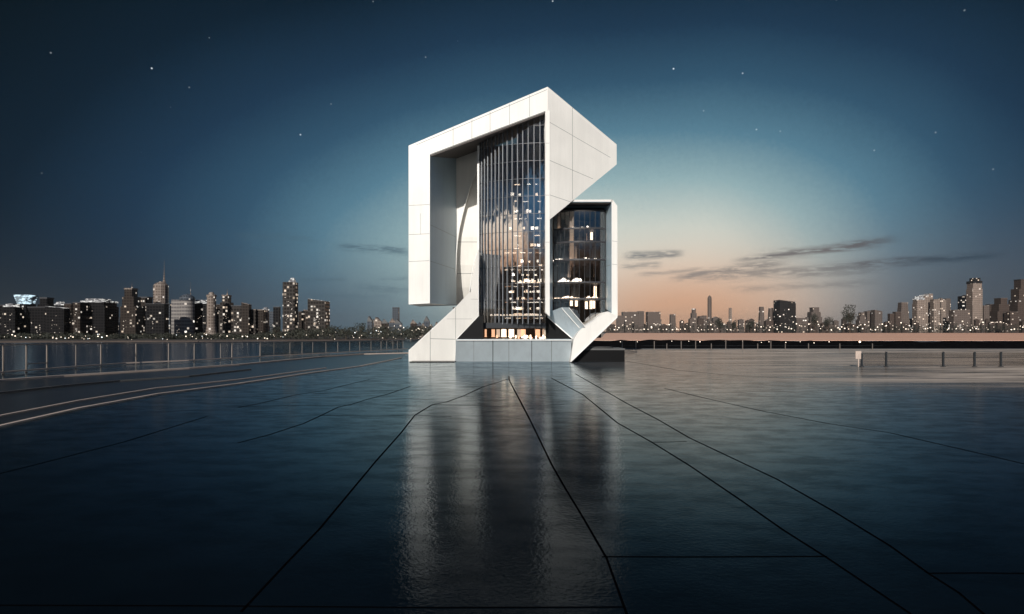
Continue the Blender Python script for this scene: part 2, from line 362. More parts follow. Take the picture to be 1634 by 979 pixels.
# joints between the big paving slabs (grooves)
J = [[(812, 600), (813, 607), (846, 670), (880, 740), (900, 775), (932, 828), (968, 890), (1000, 979), (1030, 1060)],
     [(812, 604), (770, 617), (740, 631), (712, 641), (690, 645), (662, 662), (640, 690), (600, 735), (560, 783), (510, 843), (455, 900), (385, 975)],
     [(720, 664), (660, 662), (600, 663.5), (512, 662.5)], [(512, 662.5), (485, 675), (430, 693), (380, 706)],
     [(880, 603), (930, 629), (985, 674), (1040, 705), (1100, 742), (1180, 796), (1250, 845), (1318, 888), (1400, 943), (1470, 990)],
     [(918, 596), (960, 620), (1000, 643), (1050, 669), (1100, 698), (1170, 731), (1240, 764), (1330, 815), (1420, 870), (1480, 913), (1530, 945), (1570, 979), (1620, 1020)],
     [(962, 887.5), (1100, 888), (1318, 887)], [(1485, 914), (1560, 913.5), (1700, 915)], [(-60, 965), (300, 966), (700, 969), (995, 968)],
     [(1040, 705), (1095, 704)], [(1060, 619), (1130, 636), (1215, 655), (1320, 675), (1420, 690), (1560, 722), (1700, 755)],
     [(500, 628), (560, 624), (640, 622)], [(590, 605), (560, 612), (520, 622), (470, 630), (420, 642), (380, 650)],
     [(655, 616), (620, 628), (585, 637), (560, 645), (540, 649), (512, 662.5)], [(380, 648), (440, 647), (560, 646)],
     [(1000, 576), (1080, 590), (1160, 598), (1300, 606)], [(-20, 760), (60, 740), (200, 704), (330, 664)], [(690, 645), (800, 648), (900, 645)]]
m = MB()
for j in J:
    ps = [gnd(x, y, .004) for x, y in j]
    for a, b in zip(ps, ps[1:]):
        d = (b-a).normalized(); n_ = Vector((-d.y, d.x, 0)); wd = .008+.0007*((a.y+b.y)/2)
        m.add([a-n_*wd-d*.01, b-n_*wd+d*.01, b+n_*wd+d*.01, a+n_*wd-d*.01], [(0, 1, 2, 3)])
tag(m.build('pavement_joints', 'groove'), kind='structure')
# promenade strip and kerbs on the left
K1 = [(-60, 692), (0, 678), (125, 650), (250, 627.5), (380, 611), (450, 600.5), (490, 594.5), (573, 583.5), (619, 574.5), (640, 570)]
K2 = [(-60, 672), (0, 662), (125, 638), (250, 618), (380, 604.5), (450, 595.5), (520, 586)]
K3 = [(-60, 611), (0, 605), (100, 598), (200, 592), (300, 586), (380, 580.5), (519, 567.5), (580, 563.8), (652, 562)]
K4 = [(-60, 632), (0, 625), (100, 614), (190, 606), (300, 599), (400, 588)]
m = MB(); g1 = [gnd(x, y, .004) for x, y in K1]; g3 = [gnd(x, y, .004) for x, y in K3]
m.add(g1+g3[::-1], [tuple(range(len(g1)+len(g3)))]); M['path'] = None
mat('path', (.018, .018, .019), .28, var=.4, vs=.8)
tag(m.build('path', 'path'), kind='structure')
def kerb(ks, wd, h, mk, pre=True):
    m = MB(); ps = [gnd(x, y, h) for x, y in ks]
    off = []
    for i, p in enumerate(ps):
        d = (ps[min(i+1, len(ps)-1)]-ps[max(i-1, 0)]).normalized(); off.append(Vector((-d.y, d.x, 0))*wd/2)
    for i in range(len(ps)-1):
        a, b = ps[i], ps[i+1]; na, nb = off[i], off[i+1]; dz = Vector((0, 0, -h-.01))
        m.loft([a-na, a+na, a+na+dz, a-na+dz], [b-nb, b+nb, b+nb+dz, b-nb+dz])
    tag(m.build('kerb', mk), kind='structure')
kerb(K1, .13, .05, 'kerb_stone'); kerb(K2, .10, .05, 'kerb_stone'); kerb(K3, .22, .10, 'kerb_stone'); kerb(K4, .10, .08, 'kerb_grey')
# ---------------------------------------------------------------- railing
def along(pts, px):      # point of the railing line at photo column px
    for (a, b) in zip(RL, RL[1:]):
        if a[0] <= px <= b[0]:
            t = (px-a[0])/(b[0]-a[0]); A, B = gnd(*a), gnd(*b)
            # find the parameter whose projection is px
            lo, hi = 0, 1
            for _ in range(30):
                md = (lo+hi)/2; P = A.lerp(B, md)
                if 817+P.x/P.y*F < px: lo = md
                else: hi = md
            return A.lerp(B, lo)
    return gnd(*RL[-1])
ra = empty('promenade_railing', rail_pts[2], 'long thin metal railing with slim posts along the left edge of the plaza', 'railing')
base = rail_pts[2]
RH = [1.73]*3+[1.62, 1.55, 1.5, 1.45, 1.4, 1.4]
RH = [1.73, 1.73, 1.70, 1.66, 1.60, 1.54, 1.45, 1.36, 1.30]
m = MB(); b = MB()
for i in range(len(rail_pts)-1):
    A, B = rail_pts[i]-base, rail_pts[i+1]-base
    m.bar(A+Vector((0, 0, RH[i])), B+Vector((0, 0, RH[i+1])), .05, .05)
    b.bar(A+Vector((0, 0, .12)), B+Vector((0, 0, .12)), .10, .09)
m.build('top_rail', 'rail_metal', ra); b.build('bottom_rail', 'kerb_stone', ra)
posts = [5, 42, 75, 121, 161, 217, 269, 310, 352, 370, 415, 437, 462.6, 482, 499, 520, 539, 558, 574, 592, 608, 617, 627, 634, 643]
def rh(px):
    k = max(i for i, p in enumerate(RL) if p[0] <= px); q = RL[k+1] if k+1 < len(RL) else RL[k]
    return RH[k+2]+(RH[min(k+3, 8)]-RH[k+2])*((px-RL[k][0])/max(1, q[0]-RL[k][0]))
for px in posts:
    p = along(RL, px)-base; m = MB(); r = .034 if px in (5, 42, 75, 161, 217, 269, 310, 370, 415) else .022
    m.box(p.x-r, p.x+r, p.y-r, p.y+r, 0, rh(px)); m.box(p.x-r*1.8, p.x+r*1.8, p.y-r*1.8, p.y+r*1.8, 0, .03)
    m.build('post', 'rail_metal', ra)
for y in (24, 16, 8, 0, -10, -20):
    m = MB(); m.box(-32.9-base.x, -32.8-base.x, y-base.y, y+.1-base.y, 0, 1.73); m.build('post', 'rail_metal', ra)
m = MB(); p, q = along(RL, 42)-base, along(RL, 75)-base
m.bar(p+Vector((0, 0, .5)), q+Vector((0, 0, .5)), .06, .05); m.build('cross_bar', 'rail_metal', ra)
for (a, c) in ((415, 462.6), (462.6, 520), (520, 558), (558, 592), (592, 617), (617, 643)):
    p, q = along(RL, a)-base, along(RL, c)-base; m = MB()
    m.loft([p+Vector((.0, .0, .18)), p+Vector((0, .02, .18)), p+Vector((0, .02, rh(a)-.04)), p+Vector((0, 0, rh(a)-.04))],
           [q+Vector((.0, .0, .18)), q+Vector((0, .02, .18)), q+Vector((0, .02, rh(c)-.04)), q+Vector((0, 0, rh(c)-.04))])
    m.build('glass_panel', 'rail_glass', ra)
# far railing on the right edge
rb = empty('edge_railing', (15, 86.2, 0), 'faint line of slim posts along the far edge of the plaza right of the tower', 'railing')
for px in (993, 1015, 1044, 1064, 1087, 1110, 1135, 1158, 1185, 1209, 1230, 1253, 1290, 1340, 1392):
    m = MB(); x = (px-817)*86.2/F-15; h = 1.15 if px in (993, 1015, 1044, 1087, 1110, 1158, 1185, 1230) else .8
    m.box(x-.05, x+.05, -.05, .05, 0, h); m.box(x-.09, x+.09, -.09, .09, 0, .06); m.build('post', 'rail_metal', rb)
m = MB(); m.bar((-1.5, 0, .5), (36, 0, .5), .02, .02); m.build('cable', 'post_dark', rb)
m = MB(); m.bar((-24, .4, .04), (60, .4, .04), .3, .08); m.build('edge_kerb', 'kerb_grey', rb)
# glass balustrade on the right
gb = empty('glass_balustrade', (24.5, 44, 0), 'glass balustrade with dark posts standing on the wet plaza at the right', 'balustrade')
px_ = [1375, 1414, 1505, 1555, 1597, 1690, 1800]
for k, px in enumerate(px_):
    m = MB(); x = (px-817)*.044-24.5; m.box(x-.06, x+.06, -.05, .05, 0, 1.06 if k else .95); m.box(x-.12, x+.12, -.1, .1, 0, .05)
    m.box(x-.04, x+.04, .05, .09, .3, .36); m.box(x-.04, x+.04, .05, .09, .8, .86); m.build('post', 'post_dark', gb)
for a, c in zip(px_, px_[1:]):
    m = MB(); m.box((a-817)*.044-24.5+.1, (c-817)*.044-24.5-.1, -.01, .01, .08, .98); m.build('glass_panel', 'cream_glass', gb)
    m = MB(); m.box((a-817)*.044-24.5+.06, (c-817)*.044-24.5-.06, -.03, .03, 1.0, 1.04); m.build('handrail', 'rail_metal', gb)
m = MB(); m.box(1365*.044-817*.044-24.5, 1374*.044-817*.044-24.5, -.03, .03, .55, 1.1); m.box(1369*.044-817*.044-24.5, 1370.5*.044-817*.044-24.5, -.02, .02, 0, .56); m.build('end_panel', 'kerb_stone', gb)
# breakwater across the water on the right
m = MB(); rs = random.Random(3); top = []; 
n_ = 150
for i in range(n_+1):
    x = 20+i*5; y = 318-(x-20)*.02; jt = rs.uniform(-.35, .35); top.append((x, y, -2.35+jt+.3*math.sin(i*.13)))
vs = []
for (x, y, z) in top: vs += [(x, y-9, -6.3), (x+rs.uniform(-1, 1), y-3+rs.uniform(-1, 1), z-.9+rs.uniform(-.4, .4)), (x, y, z), (x, y+5, z-.2), (x, y+13, -6.3)]
fs = [(5*i+k, 5*i+5+k, 5*i+6+k, 5*i+1+k) for i in range(n_) for k in range(4)]
m.add(vs, fs); tag(m.build('breakwater', 'rock'), 'long low black breakwater lying across the water beyond the plaza', 'breakwater')
def lamp(name, loc, h, r, mk, label, cat, group, arm=False):
    m = MB(); m.tube((0, 0, -.1), (0, 0, h), r*.22, r*.16, 6, 0)
    o = len(m.v); k0 = len(m.f)
    prof = [(r*.1, h-r*.9), (r*.8, h-r*.55), (r, h), (r*.8, h+r*.55), (r*.1, h+r*.9)]
    m.lathe(prof, 8, 1); return tag(m.build(name, ['post_dark', mk], loc=loc, fix=False), label, cat, group)
for px, py, r in ((990, 546, .22), (1017, 546, .2), (1072, 545, .2), (1099, 545, .2), (1117, 546, .28), (1158, 545, .22), (1185, 545, .26), (1215, 547, .2), (1227, 546, .2), (1254, 547, .24),
                  (1277, 546, .18), (1299, 548, .26), (1323, 546, .26), (1411, 549, .26), (1437, 550, .2)):
    p = at(px, py-1, 312); lamp('marker_lamp', (p.x, p.y, -3.5), p.z+3.5, r*.95, 'lamp_glow', 'small marker lamp shining on top of the black breakwater', 'lamp', 'marker lamps along the breakwater')
p = at(1372, 545, 305); lamp('beacon_lamp', (p.x, p.y, -3.6), p.z+3.6, .45, 'flare_light', 'brightest orange lamp on the black breakwater, glowing at its crest', 'lamp', None)
# ---------------------------------------------------------------- main building
Y0 = 50.0
bd = empty('modern_building', (0, 54, 0), 'white sculptural tower with slanted top, glass front and hexagonal glazed side wing', 'building')
OFF = Vector((0, 54, 0))
def bb(mb, name, mats, parent=None, smooth=False, fix=True):
    mb.v = [(x, y-54, z) for x, y, z in mb.v]
    return mb.build(name, mats, parent or bd, smooth, fix=fix)
def ju(mb, p, q, wd=.035, mi=1, n=(0, -1, 0)):     # panel joint: a sliver set 4 mm proud of the face
    p, q, n = Vector(p), Vector(q), Vector(n).normalized(); d = (q-p).normalized(); a = d.cross(n).normalized()*wd/2
    f = [p-a+n*.004, q-a+n*.004, q+a+n*.004, p+a+n*.004]; b = [v-n*.006 for v in f]; mb.loft(f, b, mi)
# sloping portal frame: left pillar, top beam
def soz(X, Y=50.0): return 16.55+(X+6.55)*.375+.15*(Y-50)
m = MB()
Yb = 56.0
pil_f = [at(652, 485.5, Y0), at(652, 232, Y0), at(686, 217.6, Y0), at(686, 483.6, Y0)]
pil_b = [Vector((-8.25, Yb, 4.7)), Vector((-8.25, Yb, at(652, 232, Y0).z)), Vector((-4.98, Yb, 19.1)), Vector((-4.98, Yb, 4.80))]
m.loft(pil_f, pil_b); m.m[4] = 3
for y in (327.5, 374, 417): ju(m, at(652.5, y, Y0), at(685.5, y-1.5, Y0), .03)
ju(m, at(671, 340, Y0), at(671, 374, Y0), .02)
for z in (8.1, 11.0): ju(m, Vector((-6.53, 50.08, z)), Vector((-5.0, 55.92, z-.1)), .03, 1, (.967, -.253, 0))
for a, b_ in ((at(653, 484.6, Y0), at(685.3, 482.8, Y0)), (at(685.2, 482, Y0), at(685.2, 249, Y0))): ju(m, a, b_, .05, 2)
bb(m, 'pillar', ['white_panel', 'joint', 'white_edge', 'shade_panel'])
m = MB()
bf = [at(686, 217.6, Y0), at(874, 138, Y0), at(874, 176.5, Y0), at(870, 178, Y0), at(686, 247, Y0)]
m.loft(bf, [bf[0]+Vector((0, 7.5, 0)), bf[1]+Vector((0, 7.5, 0)), bf[2]+Vector((0, 7.5, .9)), bf[3]+Vector((0, 7.5, 1.125)), bf[4]+Vector((0, 7.5, 1.125))])
for x in (723, 753, 782, 813, 845): 
    ju(m, at(x, 138+(874-x)*.4234+1, Y0), at(x, 178+(870-x)*.375-1, Y0), .03)
ju(m, at(664, 231, Y0), at(873, 142.5, Y0), .035, 1)
ju(m, at(686, 246.2, Y0), at(870, 177.2, Y0), .04, 3)
beam = bb(m, 'top_beam', ['white_panel', 'joint', 'white_edge', 'dark_joint'])
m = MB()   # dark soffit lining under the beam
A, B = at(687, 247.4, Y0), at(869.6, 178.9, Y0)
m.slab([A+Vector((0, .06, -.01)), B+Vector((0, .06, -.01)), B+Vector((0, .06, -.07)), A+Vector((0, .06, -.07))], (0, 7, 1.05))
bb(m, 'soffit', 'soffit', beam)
# thin front fin at the right of the tall glass, carrying the wedge
m = MB()
m.loft([at(870, 178, Y0), at(877.2, 175, Y0), at(877.2, 505, Y0), at(870.3, 498, Y0)],
       [Vector((2.65, 51.6, at(870, 178, Y0).z)), Vector((3.45, 53.1, at(870, 175, Y0).z)), Vector((3.45, 53.1, at(877, 505, Y0).z+.1)), Vector((2.65, 51.6, at(870, 498, Y0).z))])
m.m[3] = 3
for y in (228, 311, 386): ju(m, at(870.5, y, Y0), at(876.8, y, Y0), .025)
ju(m, at(876.6, 176, Y0), at(876.6, 503, Y0), .04, 2)
bb(m, 'front_fin', ['white_panel', 'joint', 'white_edge', 'shade_panel'])
# wedge running back to the right
Pk, Q, R_, S_, T_ = at(874, 138, Y0), at(984, 230, 52.5), at(984, 262, 52.5), at(882, 346, 50.25), at(877, 350, 50.12)
T2 = at(874, 352, 50.0)
wn_ = Vector((2.52, -5.92, 0)).normalized()
def wp(px, py):     # point on the wedge plane seen at photo pixel
    Y = 50.0
    for _ in range(20):
        X = (px-817)*Y/F; Y = 50+(X-2.85)/(Q.x-2.85)*2.5
    return at(px, py, Y)
front = [Pk, Q, R_, wp(882, 346), wp(877, 350), wp(874.2, 352)]
v7 = Vector((0, 7, 0))
m = MB(); m.loft(front, [Pk+v7, Q+v7, Vector((Q.x, R_.y+7, 18.75)), front[3]+Vector((0, 7, 1.9)), front[4]+Vector((0, 7, 1.9)), front[5]+Vector((0, 7, 1.9))])
for a, b_ in (((876, 194), (974, 251)), ((877, 255.5), (946, 285)), ((877, 310.5), (911, 322)), ((877, 195), (877, 345)), ((913.5, 171), (913.5, 318))):
    ju(m, wp(*a), wp(*b_), .03, 1, wn_)
ju(m, wp(875.5, 142.5), wp(983, 233), .04, 2, wn_)
bb(m, 'wedge', ['white_panel', 'joint', 'white_edge'])
# back web with the curved opening edge
m = MB(); Yw = 56.02
web = [at(727, 250, Yw), at(745, 240, Yw), at(768, 232, Yw), at(768, 262, Yw), at(762, 270, Yw), at(756, 284, Yw), at(750, 300, Yw), at(744, 320, Yw), at(738, 343, Yw), at(733, 365, Yw), at(730, 385, Yw),
       at(728.3, 405, Yw), at(727.6, 430, Yw), at(726.6, 460, Yw), at(725.5, 487, Yw), at(722, 487, Yw)]
m.slab(web, (0, .3, 0)); cw_ = bb(m, 'curved_web', 'white_panel')
m = MB(); pr = [(17.2, 56.38), (14, 56.4), (11, 56.5), (8.5, 56.85), (6.5, 57.4), (4.9, 58.1)]
for (z0_, y0_), (z1_, y1_) in zip(pr, pr[1:]):
    m.loft([(-.0893*y0_, y0_, z0_), (-2.8, y0_, z0_), (-2.8, y0_+.3, z0_), (-.0893*y0_, y0_+.3, z0_)], [(-.0893*y1_, y1_, z1_), (-2.8, y1_, z1_), (-2.8, y1_+.3, z1_), (-.0893*y1_, y1_+.3, z1_)])
for z_, y_ in ((10.55, 56.56), (7.75, 57.05)): ju(m, (-5.0, y_, z_), (-3.0, y_, z_), .04, 1)
bb(m, 'recess_wall', ['white_panel', 'joint'])
m = MB(); ed = web[3:15]
for a, b_ in zip(ed, ed[1:]): m.bar(a+Vector((0, -.01, 0)), b_+Vector((0, -.01, 0)), .07, .4, up=(0, 1, 0))
bb(m, 'opening_trim', 'white_edge', cw_)
m = MB(); m.box(at(761.5, 0, 52.3).x, at(764.6, 0, 52.3).x, 52.3, 53.2, at(0, 501, 52.3).z, at(0, 232, 52.3).z)
bb(m, 'side_fin', 'white_edge')
# slanted foot on the left
m = MB()
def af(px, py, zt_):     # point on the slightly leaning face of the foot
    Y = 50.0
    for _ in range(20): Y = 50+.2*(zt_-(EYE+(HZ-py)*Y/F))
    return at(px, py, Y)
ft = [af(652, 578, 9), af(652, 558.5, 9), af(728, 488.5, 9), af(749, 466, 9), af(755, 440, 9), af(760, 412, 9), af(762.4, 398, 9), af(764, 398, 9), af(764, 503, 9), af(728, 541, 9), af(728, 578, 9)]
m.loft(ft, [Vector((p.x*(1.052 if k in (8, 9, 10) else 1), p.y+2.6, p.z)) for k, p in enumerate(ft)])
for a, b_, w_ in (((686.5, 527), (686.5, 577), .04), ((687, 540), (727, 541), .04), ((727, 490), (727, 540), .03), ((713, 508.5), (753, 508.5), .02), ((751, 477), (763, 477), .02), ((727.6, 541.5), (727.6, 577), .05)):
    ju(m, af(*a, 9), af(*b_, 9), w_, 1, (0, -1, -.2))
for a, b_ in (((652.6, 559.5), (728, 489.8)), ((652.7, 560), (652.7, 577)), ((764, 503), (728.5, 541)), ((763.2, 400), (763.2, 503))): ju(m, af(*a, 9), af(*b_, 9), .06, 2, (0, -1, -.2))
bb(m, 'slanted_foot', ['white_panel', 'joint', 'white_edge'])
m = MB()      # thin outrigger ladder beside the foot
c1 = [at(761, 404, 50.6), at(756, 420, 50.6), at(752.5, 440, 50.6), at(749.5, 464, 50.6)]
for a, b_ in zip(c1, c1[1:]): m.bar(a, b_, .05, .2, up=(0, 1, 0))
for k in range(9):
    p = at(757-k*.85, 422+k*4.8, 50.6); m.bar(p, p+Vector((.12, 0, .02)), .03, .03, up=(0, 1, 0))
bb(m, 'ladder', 'white_edge')
# undercut base
m = MB(); zt = at(0, 541, Y0).z
m.loft([at(728, 541, Y0), at(912, 541, Y0), at(912, 541, Y0)+Vector((0, 8, 0)), at(728, 541, Y0)+Vector((0, 8, 0))],
       [Vector((-4.68, 51.55, 0)), Vector((at(913, 0, Y0).x, 51.55, 0)), Vector((at(913, 0, Y0).x, 58, 0)), Vector((-4.75, 58, 0))])
bn = Vector((0, -zt, -1.55)).normalized()
def bp(x, f): X = at(x, 0, Y0).x; return Vector((X*(1+.031*f), 50+1.55*f, zt*(1-f)))
for x, w_ in ((756, .02), (786.5, .06), (812, .03), (848.5, .05), (880, .035)): ju(m, bp(x, .04), bp(x, .98), w_, 1 if w_ < .05 else 3, bn)
m.bar(bp(728.5, .03)+bn*.02, bp(912.5, .03)+bn*.02, .06, .06, mi=2)
bb(m, 'base', ['pale_shade_panel', 'joint', 'white_edge', 'dark_joint'])
m = MB(); m.box(-8.2, -4.6, 50.15, 57.9, -.02, .05); bb(m, 'plinth', 'black_stone')
# V struts under the wing
m = MB()
sA, sB = at(872, 503.5, 52.3), at(915, 541, 52.0); sn = Vector((-1.19, -1, -1.35))
sn = (sn-(sB-sA).normalized()*sn.dot((sB-sA).normalized())).normalized()
def ps(px, py):     # photo pixel on the downward tilted face of the strut
    c0 = Vector((0, 0, EYE)); d = at(px, py, 1.0)-c0; return c0+d*((sA-c0).dot(sn)/d.dot(sn))
sl_ = [sA, sB, ps(932, 520), ps(908.5, 490), ps(896, 490), ps(877.5, 497)]
m.slab(sl_, (0, 5.4, .0))
m.bar(sA+sn*.02, sB+sn*.02, .07, .05, up=(0, 1, 0), mi=1)
for a, b_ in (((896.5, 491), (925, 523)), ((908.5, 491), (932.5, 519))):
    m.bar(ps(*a)+sn*.02, ps(*b_)+sn*.02, .05, .05, up=(0, 1, 0), mi=1)
bb(m, 'left_strut', ['pale_shade_panel', 'white_edge'])
m = MB()
rs_f = [at(910, 577.6, 50.05), at(915.5, 541, 50.05), at(923, 529, 50.05), at(933.5, 519.5, 50.05), at(948, 510, 50.05), at(962, 498.5, 50.05), at(970, 496.5, 50.05), at(977, 500, 50.05), at(985.5, 504.5, 50.05)]
m.slab(rs_f, (0, 6, 0))
m.bar(at(911, 576.5, 50.03), at(984.8, 505.5, 50.03), .08, .03, up=(0, 1, 0), mi=1)
for a, b_ in zip(rs_f[3:7], rs_f[4:8]): m.bar(a+Vector((0, -.01, -.03)), b_+Vector((0, -.01, -.03)), .05, .03, up=(0, 1, 0), mi=1)
bb(m, 'right_strut', ['white_panel', 'white_edge'])
# side wing shell
m = MB(); Yg = 51.0
z = lambda y, Y=Yg: EYE+(HZ-y)*Y/F
x_ = lambda x, Y=Yg: (x-817)*Y/F
zt1, zt0 = z(318), z(321.5)
zb = z(505)
m.loft([(x_(893), Yg, zt0), (x_(893), Yg, zt1-.02), (x_(977), Yg, zt1), (x_(977), Yg, zt0)], [(x_(893), 57.5, zt0), (x_(893), 57.5, zt1-.02), (x_(977), 57.5, zt1), (x_(977), 57.5, zt0)])
fr_ = [(x_(976), Yg, zb+.2), (x_(976), Yg, zt1), (x_(977.5), Yg, zt1), (x_(985), Yg, z(328)), (x_(985.6), Yg, zb)]
k0 = len(m.m); m.slab(fr_, (0, 6.5, 0)); m.m[k0+2] = 3
for y in (384, 421): ju(m, (x_(976.4), Yg, z(y)), (x_(985), Yg, z(y+1)), .025)
ju(m, (x_(976.6), Yg, z(323)), (x_(976.6), Yg, zb+.2), .03, 2)
m.box(3.2, x_(985), 57.2, 57.6, zb-1, zt1-.1)
bb(m, 'wing_frame', ['white_panel', 'joint', 'white_edge', 'shade_panel'])
m = MB()   # recessed dark wing interior lining: ceiling
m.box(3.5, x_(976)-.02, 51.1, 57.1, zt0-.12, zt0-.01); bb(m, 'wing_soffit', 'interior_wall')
# glass of the wing: gently bowed
def wingY(px): u = (px-884)/(966-884); return 52.0+1.1*(abs(u-.55)/.55)**2*(.9 if u < .55 else .35)
cols = [884, 889, 894.5, 901, 908.5, 916, 924.5, 933, 941.5, 950, 958, 966]
def vb(px): # bottom row of the wing glass at a column
    return 497+(px-884)*.36 if px < 932 else 514-(px-932)*.55
wg = []
for a, c in zip(cols, cols[1:]):
    m = MB(); ya, yc = wingY(a), wingY(c)
    lv = [331, 360, 382, 411, 448, 475]
    for k, y in enumerate(lv):
        jx = random.uniform(-.02, .02)
        if k < 5: y2a = y2c = lv[k+1]
        else: y2a, y2c = vb(a), vb(c)
        P = lambda px, py, Y: Vector(((px-817)*Y/F, Y+jx, EYE+(HZ-py)*51.0/F))
        m.add([P(a, y, ya), P(c, y, yc)+Vector((0, jx, 0)), P(c, y2c, yc)+Vector((0, jx, 0)), P(a, y2a, ya)], [(0, 1, 2, 3)])
    bb(m, 'wing_glass', 'wing_glass', fix=False)
    m = MB(); X = (c-817)*yc/F; m.box(X-.02, X+.02, yc-.05, yc+.03, z(vb(c)), z(331)); bb(m, 'wing_mullion', 'dark_metal')
for y in (331, 360, 382, 411, 448, 475):
    m = MB()
    for a, c in zip(cols, cols[1:]):
        ya, yc = wingY(a), wingY(c); zz = EYE+(HZ-y)*.051
        m.loft([((a-817)*ya/F, ya-.10, zz-.09), ((a-817)*ya/F, 57, zz-.09), ((a-817)*ya/F, 57, zz+.05), ((a-817)*ya/F, ya-.10, zz+.05)],
               [((c-817)*yc/F, yc-.10, zz-.09), ((c-817)*yc/F, 57, zz-.09), ((c-817)*yc/F, 57, zz+.05), ((c-817)*yc/F, yc-.10, zz+.05)])
    bb(m, 'wing_floor', 'slab_dark')
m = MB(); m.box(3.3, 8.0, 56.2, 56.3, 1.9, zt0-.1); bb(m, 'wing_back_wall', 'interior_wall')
m = MB()   # splayed reveals round the wing window
fa, fb, ba, bbk = at(975.8, 322, 51.0), at(975.8, 499, 51.0), at(964.8, 332, 52.9), at(964.8, 491, 52.9)
m.loft([fa, fb, fb+Vector((.1, .1, 0)), fa+Vector((.1, .1, 0))], [ba, bbk, bbk+Vector((.3, 0, 0)), ba+Vector((.3, 0, 0))])
ju(m, at(975, 422, 51.15), at(965.5, 425, 52.75), .03, 1, (-.9, -.4, 0)); bb(m, 'wing_reveal', ['shade_panel', 'joint'])
m = MB(); fa, fb, ba, bbk = at(903, 322.2, 51.0), at(975.6, 322.2, 51.0), at(884, 332, 52.9), at(965, 332, 52.9)
m.loft([fa, fb, fb+Vector((0, .1, .1)), fa+Vector((0, .1, .1))], [ba, bbk, bbk+Vector((0, 0, .3)), ba+Vector((0, 0, .3))]); bb(m, 'wing_head', 'shade_panel')
m = MB(); m.box(7.62, 7.7, 52.95, 56.2, 3.9, 12.4); bb(m, 'wing_inner_wall', 'interior_wall')
rs = random.Random(5)
def bits(name, parent_y, xs, zz, hmin, hmax, mk, n, Ywall, wmin=.12, wmax=.5):
    for k in range(n):
        X = rs.uniform(*xs); w_ = rs.uniform(wmin, wmax); h = rs.uniform(hmin, hmax); Y = Ywall+rs.uniform(0, .8)
        m = MB(); m.box(X-w_/2, X+w_/2, Y, Y+.15, zz, zz+h)
        if h > .12: m.box(X-w_*.2, X+w_*.3, Y+.02, Y+.12, zz+h, zz+h+rs.uniform(.04, .12))
        bb(m, name, mk)
for y, xs, mk, n, h in ((360, (909, 942), 'cool_light', 9, .32), (411, (884, 950), 'cool_light', 26, .14), (448, (893, 932), 'cool_light', 15, .34), (448, (930, 952), 'warm_light', 8, .12), (475, (888, 950), 'warm_light', 24, .16), (382, (890, 950), 'warm_light', 9, .14), (360, (888, 908), 'warm_light', 5, .12)):
    bits('lit_furniture', 0, (x_(xs[0], 53.6), x_(xs[1], 53.6)), EYE+(HZ-y)*.051+.06, .05, h, mk, n, 53.3)
for px, y0, y1 in ((906, 334, 358), (907, 363, 381), (944, 364, 380), (950, 455, 474), (912, 478, 487), (920, 478, 488), (936, 480, 492), (943, 478, 492), (948, 479, 491)):
    m = MB(); m.box(x_(px, 53.8)-.12, x_(px, 53.8)+.1, 53.8, 53.9, z(y1, 53), z(y0, 53)); bb(m, 'light_column', 'warm_light' if y0 > 450 or px > 940 else 'crown_light')
for k in range(16):
    px = rs.uniform(886, 955); y0 = rs.choice((334, 363, 385, 414, 451)); m = MB(); w_ = rs.uniform(.1, .35)
    m.box(x_(px, 54)-w_, x_(px, 54)+w_, 54.2, 54.25, z(y0+26, 53), z(y0+2, 53)); bb(m, 'blind', 'kerb_stone' if k % 2 else 'w_grey')
# main tower curtain wall
def tY(px): return 50.75+1.75*((870-px)/106)**2
mcol = [764.6, 768.5, 773, 778, 784, 790, 796, 802, 809, 817, 825.5, 834, 842.6, 852, 861.5, 870]
RY = 51.0
def fz(y, px): return EYE+(HZ-y)*RY/F
fl = [504, 478, 452, 425, 397, 369, 341, 313, 285, 257, 229, 201]
for a, c in zip(mcol, mcol[1:]):
    ya, yc = tY(a), tY(c); Xa, Xc = (a-817)*ya/F, (c-817)*yc/F; za, zc = soz(Xa, ya)-.08, soz(Xc, yc)-.08
    m = MB(); lv = [515]+fl
    yw = random.uniform(-.012, .012)
    for k in range(len(lv)):
        z0 = fz(lv[k], 0); z1 = fz(lv[k+1], 0) if k+1 < len(lv) else 99
        if z0 >= min(za, zc): break
        zA, zC = min(z1, za), min(z1, zc); j1, j2 = yw+random.uniform(-.006, .006), random.uniform(-.006, .006)
        m.add([(Xa, ya+j2, z0), (Xc, yc+j1, z0), (Xc, yc+j1-j2, zC), (Xa, ya-j2, zA)], [(0, 1, 2, 3)])
    bb(m, 'glass_panel', 'tower_glass', fix=False)
    m = MB(); m.box(Xa-.022, Xa+.022, ya-.13, ya-.02, fz(517, 0), za); bb(m, 'mullion', 'mullion')
slabs = {}
for y in fl:
    m = MB(); t2 = MB(); zz = fz(y, 0)
    for a, c in zip(mcol, mcol[1:]):
        ya, yc = tY(a), tY(c); Xa, Xc = (a-817)*ya/F, (c-817)*yc/F
        if zz > min(soz(Xa, ya), soz(Xc, yc))-.15: continue
        m.loft([(Xa, ya+.04, zz-.10), (Xa, 57, zz-.10), (Xa, 57, zz+.03), (Xa, ya+.04, zz+.03)], [(Xc, yc+.04, zz-.10), (Xc, 57, zz-.10), (Xc, 57, zz+.03), (Xc, yc+.04, zz+.03)])
        t2.loft([(Xa, ya-.06, zz-.011), (Xa, ya-.02, zz-.011), (Xa, ya-.02, zz+.011), (Xa, ya-.06, zz+.011)], [(Xc, yc-.06, zz-.011), (Xc, yc-.02, zz-.011), (Xc, yc-.02, zz+.011), (Xc, yc-.06, zz+.011)])
    if m.v: slabs[y] = bb(m, 'floor_slab', 'slab_dark'); bb(t2, 'transom', 'transom')
